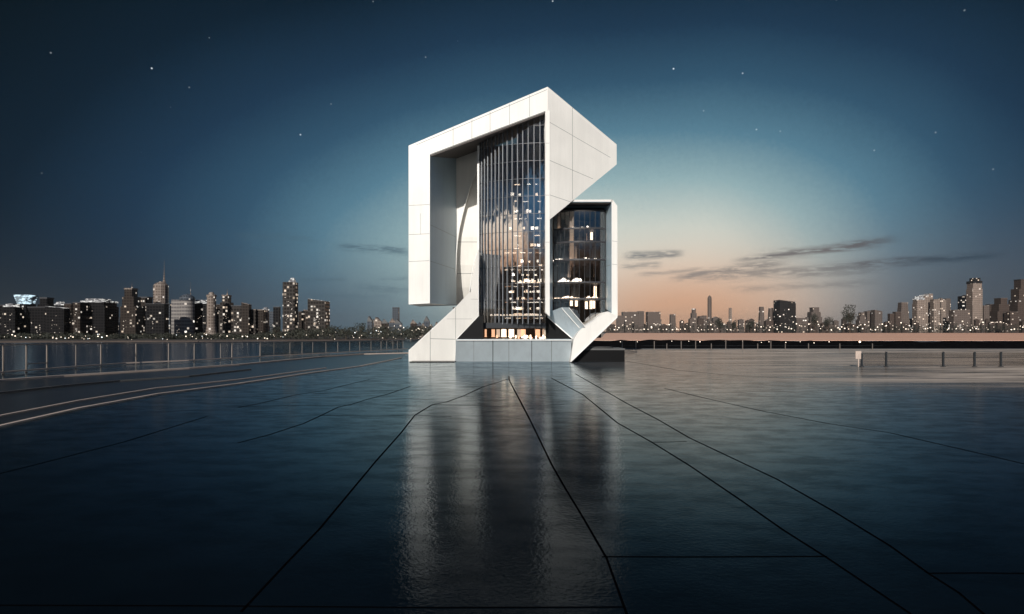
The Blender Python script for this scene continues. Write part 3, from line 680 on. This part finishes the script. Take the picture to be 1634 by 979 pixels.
m = MB(); m.box(-2.75, 2.6, 56.0, 56.2, 1.9, 17.6); bb(m, 'rear_wall', 'interior_wall')
m = MB()
lw = -2.78
m.loft([(lw, 52.6, 1.8), (lw, 52.6, soz(lw)-.1), (lw+.12, 52.6, soz(lw)-.1), (lw+.12, 52.6, 1.8)], [(lw, 57.5, 1.8), (lw, 57.5, soz(lw)-.1), (lw+.12, 57.5, soz(lw)-.1), (lw+.12, 57.5, 1.8)])
m.loft([(2.68, 51.7, 1.8), (2.68, 51.7, 19.8), (2.78, 51.7, 19.8), (2.78, 51.7, 1.8)], [(2.68, 57.5, 1.8), (2.68, 57.5, 19.8), (2.78, 57.5, 19.8), (2.78, 57.5, 1.8)])
m.loft([(lw, 57.3, 1.8), (3.4, 57.3, 1.8), (3.4, 57.3, soz(3.4)), (lw, 57.3, soz(lw))], [(lw, 57.5, 1.8), (3.4, 57.5, 1.8), (3.4, 57.5, soz(3.4)), (lw, 57.5, soz(lw))])
bb(m, 'tower_side_wall', 'white_panel')
for q, y in enumerate(fl[:9]):      # broken runs of lamps under the floors
    zz = fz(y, 0)-.17; x0_ = -.6 if q < 5 else .2
    while x0_ < 2.5:
        L_ = rs.uniform(.12, .55); m = MB(); yy = 52.2+rs.uniform(0, .25); x1_ = min(2.6, x0_+L_)
        m.box(x0_, x1_, yy, yy+.06, zz, zz+rs.uniform(.03, .09)); bb(m, 'ceiling_light', rs.choice(['warm_light', 'cool_light', 'dim_light']), slabs[y]); x0_ = x1_+rs.uniform(.05, .45)*(1 if q < 5 else 2)
# warm lit interior bits in the right half
for y in fl[:5]:
    zz = fz(y, 0)
    for k in range(9 if y > 440 else 5):
        X = rs.uniform(-.2, 2.55); w_ = rs.uniform(.14, .42); m = MB(); yy = 52.6+rs.uniform(0, .5)
        m.box(X-w_/2, X+w_/2, yy, yy+.1, zz+.05, zz+.05+rs.uniform(.08, .3)); bb(m, 'lit_furniture', rs.choice(['warm_light', 'cool_light', 'warm_light', 'dim_light']), slabs[y])
for y, n in ((444, 12), (462, 8), (490, 9), (434, 5), (385, 5), (357, 5), (412, 4), (329, 5), (301, 3)):
    zz = fz(y, 0)
    for k in range(n):
        X = rs.uniform(-.2, 2.5); w_ = rs.uniform(.1, .3); m = MB()
        m.box(X-w_/2, X+w_/2, 52.9, 53, zz-.12, zz+rs.uniform(0, .16)); bb(m, 'ceiling_light', 'cool_light' if rs.random() < .6 else 'warm_light', slabs[min(slabs, key=lambda q: abs(q-y))])
for k, px in enumerate(range(784, 868, 5)):
    X = (px-817)*.0512; m = MB(); m.box(X-.07, X+.07, 51.9, 52.0, fz(504, 0)+.05, fz(504, 0)+.16); m.tube((X, 51.95, fz(504, 0)+.14), (X, 51.95, fz(504, 0)+.19), .03, .02, 6); bb(m, 'floor_light', 'cool_light')
# fascia and lobby
m = MB(); m.box(-3.15, 2.78, 51.35, 51.6, fz(523, 0), fz(514.5, 0)); bb(m, 'fascia', 'dark_metal')
m = MB(); zl, zh = fz(540.5, 0), fz(523, 0)
for k, (a, c) in enumerate(zip([732, 750, 770, 790, 810, 830, 850], [750, 770, 790, 810, 830, 850, 871])):
    m = MB(); m.add([((a-817)*.0517, 51.7, zl), ((c-817)*.0517, 51.7, zl), ((c-817)*.0517, 51.7, zh+1.6), ((a-817)*.0517, 51.7, zh+1.6)], [(0, 1, 2, 3)])
    bb(m, 'lobby_glass', 'lobby_glass', fix=False)
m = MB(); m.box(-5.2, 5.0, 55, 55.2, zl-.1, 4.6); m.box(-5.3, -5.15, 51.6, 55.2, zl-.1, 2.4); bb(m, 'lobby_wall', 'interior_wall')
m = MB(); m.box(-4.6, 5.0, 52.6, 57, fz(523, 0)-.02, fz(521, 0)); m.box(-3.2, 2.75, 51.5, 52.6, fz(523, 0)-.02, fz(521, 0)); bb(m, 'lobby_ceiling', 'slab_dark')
for px, w_, mk in ((787, .14, 'dim_light'), (795, .15, 'screen_light'), (804, .2, 'warm_light'), (816, .22, 'warm_light'), (831, .30, 'screen_light'), (835, .2, 'dim_light'), (868, .12, 'screen_light'), (775, .08, 'dim_light'), (858, .2, 'dim_light')):
    X = (px-817)*.0535; m = MB(); m.box(X-w_, X+w_, 53.5, 53.6, fz(537, 0), fz(525, 0)); m.box(X-w_-.03, X+w_+.03, 53.48, 53.62, fz(537.8, 0), fz(537, 0)); bb(m, 'lit_screen', mk)
for k in range(24):
    px = rs.choice((rs.uniform(828, 872), rs.uniform(785, 872))); X = (px-817)*.0522; m = MB(); w_ = rs.uniform(.03, .10)
    m.box(X-w_, X+w_, 52.1, 52.2, zl+rs.uniform(0, .1), zl+rs.uniform(.12, .34)); bb(m, 'reception_furniture', rs.choice(['warm_light', 'cool_light', 'dim_light']))
# flanking dark cladding of the lobby recess
m = MB()
m.loft([at(729, 540.8, 50.6), at(765, 503, 50.6), at(771, 503, 50.6), at(771, 540.8, 50.6)], [at(729, 540.8, 50.6)+Vector((0, .2, 0)), at(765, 503, 50.6)+Vector((0, .2, 0)), at(771, 503, 50.6)+Vector((0, .2, 0)), at(771, 540.8, 50.6)+Vector((0, .2, 0))])
bb(m, 'dark_cladding', 'black_stone'); m = MB()
m.loft([at(871, 500, 52.25), at(874, 505, 52.25), at(914, 540.8, 52.25), at(873, 540.8, 52.25)], [p+Vector((0, .2, 0)) for p in (at(871, 500, 52.25), at(874, 505, 52.25), at(914, 540.8, 52.25), at(873, 540.8, 52.25))])
bb(m, 'dark_cladding', 'black_stone')
# black stone block beside the base
sb = empty('stone_block', (6.8, 51.5, 0), 'low black polished stone block beside the right foot of the white tower', 'stone block')
m = MB(); m.box(-1.75, 2.35, -.6, 3.0, 0, .95); m.build('body', 'black_stone', sb)
m = MB(); m.box(-1.78, 2.38, -.63, 3.03, .96, 1.1); m.build('coping', 'kerb_grey', sb)
m = MB(); m.lathe([(.02, 1.1), (.9, 1.1), (1.0, 1.16), (.8, 1.22), (.1, 1.24)], 20, 0, 1.6, .7); o = m.build('lid', 'kerb_grey', sb, True); 
# ---------------------------------------------------------------- skyline
def tower(name, x0, x1, top, Y, style, mk, label, group, base_z=-5.2, dep=None, crown='crown_light', lit=0, spire=None, roofm='slab_dark'):
    cx = ((x0+x1)/2-817)*Y/F; W = (x1-x0)*Y/F/2; Dp = dep or W*.9; H = EYE+(HZ-top)*Y/F-base_z
    rt = empty(name, (cx, Y, base_z), label, 'building', group)
    m = MB(); r = MB(); extra = []; zr = H
    if style == 'box': m.box(-W, W, 0, 2*Dp, 0, H-1.2); r.box(-W*1.02, W*1.02, -.3, 2*Dp+.3, H-1.2, H)
    elif style == 'slab': m.box(-W, W, 0, Dp, 0, H-.8); r.box(-W, W, -.2, Dp+.2, H-.8, H)
    elif style == 'step':
        m.box(-W, W, 0, 2*Dp, 0, H*.62); m.box(-W*.78, W*.78, .3, 2*Dp*.9, H*.62, H*.82); m.box(-W*.5, W*.5, .6, 2*Dp*.75, H*.82, H-2); r.box(-W*.54, W*.54, .4, 2*Dp*.8, H-2, H)
    elif style == 'round':
        m.lathe([(W, 0), (W, H*.94), (W*.9, H*.97)], 20); r.lathe([(W*.9, H*.97), (W*.75, H*.985), (W*.4, H), (.1, H)], 20)
    elif style == 'dome':
        m.box(-W*1.0, -W*.1, 2, 2*Dp, 0, H*.86); m.v and None
        m.lathe([(W*.62, 0), (W*.62, H*.84)], 20); m.v = [(x+W*.38 if i >= 8 else x, y+(W*.3 if i >= 8 else 0), zz) for i, (x, y, zz) in enumerate(m.v)]
        r.lathe([(W*.66, H*.84), (W*.68, H*.88), (W*.6, H*.93), (W*.3, H*.98), (.1, H)], 20); r.v = [(x+W*.38, y+W*.3, zz) for x, y, zz in r.v]
    elif style == 'taper':
        m.loft([(-W, 0, 0), (W, 0, 0), (W, 2*Dp, 0), (-W, 2*Dp, 0)], [(-W*.62, Dp*.3, H-1), (W*.62, Dp*.3, H-1), (W*.62, Dp*1.6, H-1), (-W*.62, Dp*1.6, H-1)]); r.box(-W*.62, W*.62, Dp*.3, Dp*1.6, H-1, H)
    elif style == 'flare':
        m.lathe([(W*1.15, 0), (W*.9, H*.10), (W*.72, H*.25), (W*.7, H*.90)], 16); r.lathe([(W*.8, H*.90), (W*.8, H*.94), (W*.45, H*.96), (W*.35, H), (.1, H)], 16)
    elif style == 'crown':
        m.box(-W, W, 0, 2*Dp, 0, H*.80); m.box(-W*.9, W*.9, .4, 2*Dp*.95, H*.8, H*.9); r.box(-W*.96, W*.96, .1, 2*Dp, H*.9, H*.945); r.box(-W*.6, W*.6, 1, 2*Dp*.8, H*.945, H)
    elif style == 'bullet':
        m.lathe([(W, 0), (W, H*.9)], 12); r.lathe([(W, H*.9), (W*.95, H*.94), (W*.7, H*.97), (W*.35, H*.985), (W*.2, H)], 12)
    elif style == 'crest':
        m.box(-W, W, 0, 2*Dp, 0, H*.93); r.loft([(-W*.1, 0, H*.93), (W, 0, H*.93), (W, Dp, H*.93), (-W*.1, Dp, H*.93)], [(W*.4, 0, H), (W*.75, 0, H), (W*.75, Dp, H), (W*.4, Dp, H)])
    elif style == 'funnel':
        m.box(-W*.7, W*.7, 0, 2*Dp, 0, H*.78); r.loft([(-W*.55, 0, H*.78), (W*.55, 0, H*.78), (W*.55, 2*Dp, H*.78), (-W*.55, 2*Dp, H*.78)], [(-W, -1, H), (W, -1, H), (W, 2*Dp, H), (-W, 2*Dp, H)])
    elif style == 'twin':
        m.box(-W, -W*.05, 0, 2*Dp, 0, H*.95); m.box(W*.05, W, 1, 2*Dp, 0, H-1); m.box(-W*.05, W*.05, 2, 2*Dp, 0, H*.88); r.box(-W, -W*.05, -.1, 2*Dp, H*.95, H*.97); r.box(W*.05, W, .9, 2*Dp, H-1, H)
    elif style == 'cut':
        m.loft([(-W, 0, 0), (W, 0, 0), (W, 0, H*.93), (-W, 0, H*.99)], [(-W, 2*Dp, 0), (W, 2*Dp, 0), (W, 2*Dp, H*.93), (-W, 2*Dp, H*.99)])
        r.loft([(-W, -.2, H*.99), (W, -.2, H*.93), (W, -.2, H*.94), (-W, -.2, H)], [(-W, 2*Dp, H*.99), (W, 2*Dp, H*.93), (W, 2*Dp, H*.94), (-W, 2*Dp, H)])
    elif style == 'gable':
        m.box(-W, W, 0, 2*Dp, 0, H*.6); r.loft([(-W*1.05, -.5, H*.6), (W*1.05, -.5, H*.6), (0, -.5, H)], [(-W*1.05, 2*Dp, H*.6), (W*1.05, 2*Dp, H*.6), (0, 2*Dp, H)])
    m.build('wall', mk, rt); ro = r.build('roof', crown if crown else roofm, rt)
    if spire:
        hs = EYE+(HZ-spire[1])*Y/F-base_z; sxp = (spire[0]-817)*Y/F-cx; s_ = MB()
        wd = W*spire[2] if len(spire) > 2 else W*.1
        s_.lathe([(wd*2.2, H-1), (wd*1.2, H+(hs-H)*.12), (wd*.6, H+(hs-H)*.35), (wd*.25, H+(hs-H)*.6), (.12, hs)], 8); s_.v = [(x+sxp, y+Dp, zz) for x, y, zz in s_.v]
        s_.build('spire', 'w_pale', ro)
    if lit:
        me = None; ww = min(1.2, W*.12)*.6+Y*.00012; wdw = None
        for k in range(lit):
            X = rs.uniform(-W*.62, W*.62); Zc = rs.uniform(H*.08, H*(.55 if style in ('step',) else .74))
            if style in ('bullet', 'round', 'flare', 'dome'): X *= .5
            if wdw is None:
                mm = MB(); mm.box(-ww*.6, ww*.6, -.25, 0, -ww*.45, ww*.45); wdw = mm.build('lit_window', 'win_light', rt); o = wdw
            else: o = wdw.copy(); C.objects.link(o); o.parent = rt; o.scale = (rs.uniform(.4, 1.3), 1, rs.uniform(.35, 1.1))
            yy = 0
            if style in ('bullet', 'round'): yy = -math.sqrt(max(0, W*W-X*X))
            if style == 'flare': yy = -math.sqrt(max(0, (W*.7)**2-X*X))-W*.15
            if style == 'dome': X = -abs(X)-W*.2; yy = 2-.0
            if style == 'taper': yy = Dp*.3*Zc/H
            o.location = (X, yy, Zc)
    return rt
GL = 'towers of the skyline across the water on the left'; GR = 'towers of the far skyline on the right'
LT = [ # name, x0, x1, top, Y, style, mat, label, extra
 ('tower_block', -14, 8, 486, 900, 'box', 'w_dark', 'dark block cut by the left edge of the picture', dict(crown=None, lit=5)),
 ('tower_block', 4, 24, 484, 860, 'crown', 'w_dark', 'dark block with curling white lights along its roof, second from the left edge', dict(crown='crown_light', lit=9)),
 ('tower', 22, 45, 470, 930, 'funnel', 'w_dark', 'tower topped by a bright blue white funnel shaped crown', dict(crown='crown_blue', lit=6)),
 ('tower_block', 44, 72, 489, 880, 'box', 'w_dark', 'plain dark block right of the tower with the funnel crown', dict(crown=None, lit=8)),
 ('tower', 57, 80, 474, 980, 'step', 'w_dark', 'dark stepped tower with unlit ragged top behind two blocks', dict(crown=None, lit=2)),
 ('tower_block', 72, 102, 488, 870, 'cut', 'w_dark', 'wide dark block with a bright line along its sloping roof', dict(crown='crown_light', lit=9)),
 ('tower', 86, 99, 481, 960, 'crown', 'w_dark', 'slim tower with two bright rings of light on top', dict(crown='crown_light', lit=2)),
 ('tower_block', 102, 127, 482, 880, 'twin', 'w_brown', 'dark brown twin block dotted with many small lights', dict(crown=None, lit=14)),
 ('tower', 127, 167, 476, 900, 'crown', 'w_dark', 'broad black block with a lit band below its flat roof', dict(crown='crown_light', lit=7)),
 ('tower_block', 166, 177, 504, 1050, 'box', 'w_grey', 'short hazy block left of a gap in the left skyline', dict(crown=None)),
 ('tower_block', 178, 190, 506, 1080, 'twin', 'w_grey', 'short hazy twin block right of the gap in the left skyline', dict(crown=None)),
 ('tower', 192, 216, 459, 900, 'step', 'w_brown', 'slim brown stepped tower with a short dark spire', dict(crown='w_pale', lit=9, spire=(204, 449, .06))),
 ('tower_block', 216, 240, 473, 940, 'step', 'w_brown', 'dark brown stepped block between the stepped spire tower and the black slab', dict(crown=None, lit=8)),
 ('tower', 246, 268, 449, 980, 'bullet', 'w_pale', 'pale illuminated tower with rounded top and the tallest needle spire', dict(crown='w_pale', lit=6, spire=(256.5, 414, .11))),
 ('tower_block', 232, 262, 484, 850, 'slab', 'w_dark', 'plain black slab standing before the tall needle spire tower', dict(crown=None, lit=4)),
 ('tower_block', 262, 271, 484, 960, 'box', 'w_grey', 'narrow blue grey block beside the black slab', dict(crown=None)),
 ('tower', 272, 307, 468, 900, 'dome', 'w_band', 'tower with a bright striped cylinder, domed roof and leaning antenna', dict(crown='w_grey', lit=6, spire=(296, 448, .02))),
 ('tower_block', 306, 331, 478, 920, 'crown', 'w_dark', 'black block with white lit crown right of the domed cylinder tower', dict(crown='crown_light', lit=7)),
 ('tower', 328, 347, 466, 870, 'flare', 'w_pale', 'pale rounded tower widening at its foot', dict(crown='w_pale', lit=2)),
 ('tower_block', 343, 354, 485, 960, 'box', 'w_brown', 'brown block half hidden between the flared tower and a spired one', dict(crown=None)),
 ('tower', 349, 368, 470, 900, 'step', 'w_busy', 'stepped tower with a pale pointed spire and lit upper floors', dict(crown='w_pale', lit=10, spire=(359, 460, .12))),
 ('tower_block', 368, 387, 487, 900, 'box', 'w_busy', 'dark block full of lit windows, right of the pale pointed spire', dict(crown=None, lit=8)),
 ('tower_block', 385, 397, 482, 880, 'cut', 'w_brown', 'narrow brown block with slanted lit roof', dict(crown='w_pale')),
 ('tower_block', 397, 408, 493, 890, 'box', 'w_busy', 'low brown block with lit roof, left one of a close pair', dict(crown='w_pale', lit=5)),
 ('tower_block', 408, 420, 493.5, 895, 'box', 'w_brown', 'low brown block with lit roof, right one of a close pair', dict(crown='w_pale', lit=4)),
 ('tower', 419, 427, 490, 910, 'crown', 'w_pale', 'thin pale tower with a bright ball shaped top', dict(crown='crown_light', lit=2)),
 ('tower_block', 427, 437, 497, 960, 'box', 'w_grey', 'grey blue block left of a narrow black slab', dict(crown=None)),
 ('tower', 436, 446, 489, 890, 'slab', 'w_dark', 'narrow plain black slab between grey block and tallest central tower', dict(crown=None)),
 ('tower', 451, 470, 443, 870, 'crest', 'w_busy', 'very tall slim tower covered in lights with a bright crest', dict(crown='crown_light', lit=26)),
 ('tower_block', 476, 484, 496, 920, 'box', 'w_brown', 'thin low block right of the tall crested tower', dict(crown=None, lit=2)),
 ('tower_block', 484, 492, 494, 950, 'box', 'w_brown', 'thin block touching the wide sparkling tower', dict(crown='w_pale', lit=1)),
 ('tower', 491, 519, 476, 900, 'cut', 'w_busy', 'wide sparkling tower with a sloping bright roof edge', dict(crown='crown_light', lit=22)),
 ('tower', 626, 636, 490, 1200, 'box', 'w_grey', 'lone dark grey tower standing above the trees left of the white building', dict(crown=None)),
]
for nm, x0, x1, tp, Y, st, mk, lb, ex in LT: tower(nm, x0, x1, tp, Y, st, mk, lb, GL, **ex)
RT = [
 (985, 996, 503, 2950, 'box', 'w_farmid', 'low block partly hidden behind the white wing', {}),
 (994, 1009, 497, 3000, 'box', 'w_farmid', 'pale brown block right beside the white wing', dict(crown='w_farpale')),
 (1009, 1028, 496, 3100, 'twin', 'w_farmid', 'pair of joined hazy blocks, second right of the white wing', dict(crown='w_farpale')),
 (1034, 1054, 497, 2950, 'box', 'w_farmid', 'square brown block with a bright right edge', dict(crown='w_farpale')),
 (1070, 1078, 501, 3050, 'box', 'w_farmid', 'small brown block left of the low gap before the thin towers', {}),
 (1103, 1113, 492, 3000, 'step', 'w_farmid', 'stepped tower with a white lit upper corner', dict(crown='crown_light')),
 (1116, 1128, 503, 2950, 'twin', 'w_farmid', 'low twin block left of the tallest thin rounded tower', {}),
 (1129, 1135.5, 471, 3100, 'bullet', 'w_farmid', 'tallest thin rounded tower standing alone against the peach sky', dict(crown='w_farmid')),
 (1164, 1168, 491, 3200, 'box', 'w_farpale', 'very thin cream tower against the peach sky', dict(crown='w_farpale')),
 (1212, 1221, 489, 3000, 'taper', 'w_farmid', 'tapering brown tower, left one of two near the black slab', {}),
 (1227, 1236, 491, 3000, 'taper', 'w_farmid', 'tapering brown tower, right one of two near the black slab', {}),
 (1244, 1270, 478, 2900, 'cut', 'w_fardark', 'wide black slab with bright scattered windows in the right skyline', dict(lit=18)),
 (1271, 1289, 507, 2950, 'box', 'w_farmid', 'low wide block right of the black slab', {}),
 (1293, 1312, 490, 3100, 'step', 'w_farmid', 'stepped hazy tower between the black slab and the large tree', {}),
 (1371, 1383, 498, 3000, 'step', 'w_farmid', 'hazy stepped block right of the large tree', {}),
 (1384, 1396, 495, 3050, 'twin', 'w_farmid', 'hazy twin block, second right of the large tree', {}),
 (1396, 1408, 494, 3000, 'cut', 'w_farmid', 'hazy block with sloping roof, third right of the large tree', {}),
 (1420, 1427, 500, 2900, 'box', 'w_far', 'small dark block with one lamp on its roof', dict(lit=1)),
 (1429, 1438, 497, 2950, 'box', 'w_far', 'small block left of the trapezoid topped one', {}),
 (1437, 1453, 482, 3000, 'taper', 'w_farmid', 'brown block with trapezoid top and pale cap', dict(crown='w_farpale')),
 (1463, 1476, 472, 2950, 'crown', 'w_farpale', 'bright pale tower with lit crown, left of a pair', dict(crown='crown_light', lit=8)),
 (1475, 1489, 468, 3000, 'twin', 'w_farpale', 'taller pale tower with a bright right edge', dict(crown='crown_light', lit=8)),
 (1490, 1500, 477, 2950, 'box', 'w_farpale', 'pale mottled tower with glowing middle floors', dict(lit=10)),
 (1502, 1510, 475, 3000, 'cut', 'w_farpale', 'slim pale tower with slanted roof', dict(lit=6)),
 (1509, 1517, 476, 3050, 'box', 'w_farmid', 'slim brownish tower joined to the slanted roof one', dict(lit=4)),
 (1522, 1548, 494, 2900, 'slab', 'w_farmid', 'low wide slab with a bright roof line', dict(crown='w_farpale')),
 (1537, 1551, 470, 3100, 'twin', 'w_farmid', 'grey twin tower with a white left edge behind the low slab', {}),
 (1552, 1568, 443, 2950, 'crown', 'w_farpale', 'tallest tower on the right with a dark banded crown', dict(crown='w_fardark', lit=8)),
 (1570, 1579, 487, 3000, 'box', 'w_farmid', 'pale short block right of the tallest right tower', dict(crown='w_farpale')),
 (1580, 1591, 485, 3050, 'box', 'w_far', 'dark brown block before the stepped dark tower', {}),
 (1592, 1613, 475, 3000, 'step', 'w_far', 'stepped dark brown tower near the right edge', {}),
 (1612, 1626, 497, 2950, 'box', 'w_far', 'low dark block near the right edge', {}),
 (1624, 1645, 445, 3000, 'step', 'w_far', 'tall dark tower cut by the right edge', dict(crown=None, lit=3)),
]
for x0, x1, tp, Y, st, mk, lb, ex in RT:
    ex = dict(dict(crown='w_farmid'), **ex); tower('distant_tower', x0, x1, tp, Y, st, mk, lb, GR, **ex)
# low buildings
lowb = []
for k in range(70):
    px = 972+k*9.6+rs.uniform(-3, 3); tp = rs.uniform(506, 518); Y = rs.uniform(2860, 3300); w_ = rs.uniform(5, 12)
    W = w_*Y/F/2; H = EYE+(HZ-tp)*Y/F+5.2; m = MB(); m.box(-W, W, 0, W*1.5, 0, H-3); m.box(-W*.5, W*.4, W*.2, W, H-3, H)
    if k % 3 == 0: m.loft([(-W, 0, H-3), (W, 0, H-3), (0, 0, H+4)], [(-W, W*1.5, H-3), (W, W*1.5, H-3), (0, W*1.5, H+4)])
    o = m.build('low_building', rs.choice(['w_farmid', 'w_far', 'w_far', 'w_far']), loc=((px-817)*Y/F, Y, -5.2))
    lowb.append((px, o))
ORD = 'first second third fourth fifth sixth seventh eighth ninth tenth eleventh twelfth thirteenth fourteenth fifteenth sixteenth seventeenth eighteenth nineteenth twentieth'.split()
near = {}
for px, o in sorted(lowb, key=lambda q: q[0]):
    k = min(range(len(RT)), key=lambda q: abs((RT[q][0]+RT[q][1])/2-px)); near.setdefault(k, []).append(o)
for k, os_ in near.items():
    sh = {9: 'left one of the two tapering towers', 10: 'right one of the two tapering towers'}.get(k, ' '.join(RT[k][6].split(',')[0].split()[:8]))
    while sh.split()[-1] in ('the', 'a', 'of', 'and', 'with', 'near', 'its', 'left', 'right', 'in', 'on', 'behind', 'between', 'two', 'one', 'from', 'beside', 'large', 'black', 'tallest'): sh = ' '.join(sh.split()[:-1])
    for q, o in enumerate(os_): tag(o, '%s low building from the left below the %s' % (ORD[q], sh) if len(os_) > 1 else 'low building below the %s' % sh, 'building', 'low buildings of the far right waterfront')
hs_ = []
for k in range(20):
    px = rs.choice((rs.uniform(520, 720), rs.uniform(590, 715))); tp = rs.uniform(503, 518)+max(0, (600-px)*.06); Y = rs.uniform(700, 1000); w_ = rs.uniform(5, 12)
    W = w_*Y/F/2; H = EYE+(HZ-tp)*Y/F+5.2; m = MB(); m.box(-W, W, 0, W*1.5, 0, H*.75); m.loft([(-W*1.05, 0, H*.75), (W*1.05, 0, H*.75), (W*rs.uniform(-.6, .6), 0, H)], [(-W*1.05, W*1.5, H*.75), (W*1.05, W*1.5, H*.75), (W*rs.uniform(-.6, .6), W*1.5, H)], 1)
    o = m.build('hillside_house', [rs.choice(['w_pale', 'w_grey', 'w_brown']), rs.choice(['w_pale', 'w_grey', 'kerb_grey'])], loc=((px-817)*Y/F, Y, -5.2))
    hs_.append((px, o))
for q, (px, o) in enumerate(sorted(hs_, key=lambda v: v[0])): tag(o, '%s small gabled house from the left above the trees beside the white building' % ORD[q], 'house', 'houses above the trees left of the white building')
# trees
def leaves(m, c, rx, ry, rz, n, s, rr):
    for _ in range(n):
        while True:
            d = Vector((rr.uniform(-1, 1), rr.uniform(-1, 1), rr.uniform(-1, 1)))
            if .25 < d.length < 1: break
        p = Vector((c[0]+d.x*rx, c[1]+d.y*ry, c[2]+d.z*rz)); q = [Vector((rr.gauss(0, 1), rr.gauss(0, 1), rr.gauss(0, 1))).normalized()*s*rr.uniform(.5, 1.3) for _ in range(3)]
        m.add([p+q[0], p+q[1], p+q[2]], [(0, 1, 2)])
def tree(px, top, Y, wpx, label, group, n=240, base_z=-5.2):
    H = EYE+(HZ-top)*Y/F-base_z; W = wpx*Y/F/2; x = (px-817)*Y/F; rr = random.Random(int(px*7))
    t_ = empty('tree', (x, Y, base_z), label, 'tree', group)
    m = MB(); m.tube((0, 0, 0), (0, 0, H*.6), W*.09, W*.05, 6)
    for k in range(4):
        a = k*1.6+rr.random(); m.tube((0, 0, H*.35), (math.cos(a)*W*.6, math.sin(a)*W*.6, H*rr.uniform(.6, .8)), W*.05, W*.02, 5)
    m.build('trunk', 'trunk', t_)
    m = MB()
    for k in range(12):
        a = rr.uniform(0, 6.28); d = rr.uniform(.15, .65)*W; cz = H*rr.uniform(.42, .84)
        leaves(m, (math.cos(a)*d, math.sin(a)*d, cz), W*.42, W*.42, H*.16, n//9, W*.11, rr)
    m.build('crown', 'foliage', t_, fix=False)
GTL = 'trees on the left far shore'; GTR = 'trees on the right far shore'
lt = [(440, 515, 26, 'round dark tree below the narrow black slab tower'), (476, 520, 24, 'dark tree right of the foot of the tall crested tower'), (575, 513, 26, 'highest dark tree with a spiky top on the left shore hill'),
      (530, 517, 26, 'dark tree right of the wide sparkling tower'), (614, 517, 24, 'dark tree just left of the lone dark grey tower'), (660, 518, 26, 'dark tree under the hanging white pillar'),
      (552, 520, 24, 'dark tree between the highest tree and the sparkling tower'), (300, 528, 14, 'low dark tree at the foot of the striped cylinder tower'), (208, 531, 14, 'low dark tree at the foot of the brown stepped spire tower'), (688, 519, 26, 'dark tree beside the slanted white foot')]
for px, tp, wd, lb in lt: tree(px, tp, 620, wd, lb, GTL)
for px, tp, wd, lb in [(1148, 506, 20, 'round dark tree right of the tallest thin rounded tower'), (1172, 509, 14, 'small dark tree beneath the very thin cream tower'), (1356, 482, 27, 'large tree with a tall spreading crown on the right shore'), (1322, 500, 18, 'bushy tree left of the large tree on the right shore'),
      (1300, 497, 18, 'bushy tree in front of the stepped hazy tower'), (1198, 510, 20, 'low tree left of the two tapering towers')]:
    tree(px, tp, 2780, wd, lb, GTR, 900)
rr = random.Random(11); m = MB()
px = -30.0
while px < 730:          # left shore tree belt
    Y = rr.uniform(560, 680); tp = (533 if px < 400 else 533-(px-400)*.09 if px < 520 else 521)+rr.uniform(-3, 3)
    H = EYE+(HZ-tp)*Y/F+5.2; W = rr.uniform(3, 6); x = (px-817)*Y/F
    leaves(m, (x, Y, -5.2+H*.5), W, W, H*.5, 60, 1.2, rr); px += rr.uniform(1.2, 3)
tag(m.build('shore_woods', 'foliage', fix=False), 'dark belt of trees along the left far shore', 'woods', None, 'stuff')
m = MB(); px = 960.0
while px < 1660:
    Y = rr.uniform(2815, 2860); tp = rr.uniform(513, 521); H = EYE+(HZ-tp)*Y/F+5.2; W = rr.uniform(8, 16); x = (px-817)*Y/F
    leaves(m, (x, Y, -5.2+H*.45), W, W, H*.5, 34, 4, rr); px += rr.uniform(2, 5)
tag(m.build('far_woods', 'foliage', fix=False), 'dark belt of low trees along the right far shore', 'woods', None, 'stuff')
# shore lamps
lr = random.Random(21)
for k in range(120):
    px = lr.uniform(2, 655) if k < 75 else lr.uniform(560, 690); py = lr.uniform(533, 541.5) if px < 420 else lr.uniform(528, 541) if px < 570 else lr.uniform(519, 540)
    Y = 500 if px < 400 else 556 if px < 560 else 600
    p = at(px, py, Y); r = lr.choice((.2, .26, .34, .5))
    lamp('shore_lamp', (p.x, p.y, -5.3), p.z+5.3, r, 'lamp_glow' if lr.random() < .8 else 'lamp_cool', 'tiny glowing lamp among the dark trees of the left far shore', 'lamp', 'lamps along the left far shore')
for k in range(190):
    px = 975+k*3.5+lr.uniform(-2, 2); py = lr.choice((525.5, 525.5, 524.5, 522, 519.5, 517, 514))+lr.uniform(-1, 1)
    p = at(px, py, 2795); r = lr.choice((1.0, 1.4, 1.9, 2.8))
    lamp('waterfront_lamp', (p.x, p.y, -5.3), p.z+5.3, r, 'lamp_glow', 'bright waterfront lamp along the hazy right far shore', 'lamp', 'lamps along the right far shore')
# ---------------------------------------------------------------- evening haze
hz = MB(); hz.box(-5900, 8900, -290, 13900, -7.5, 320); 
hm = bpy.data.materials.new('haze'); hm.use_nodes = True; hn = hm.node_tree; hn.nodes.remove(hn.nodes['Principled BSDF'])
pv = hn.nodes.new('ShaderNodeVolumePrincipled'); pv.inputs['Color'].default_value = (.85, .82, .8, 1); pv.inputs['Density'].default_value = 3.2e-5
pv.inputs['Anisotropy'].default_value = .6; hn.links.new(pv.outputs[0], hn.nodes['Material Output'].inputs['Volume']); M['haze'] = hm
tag(hz.build('haze', 'haze'), kind='stuff')
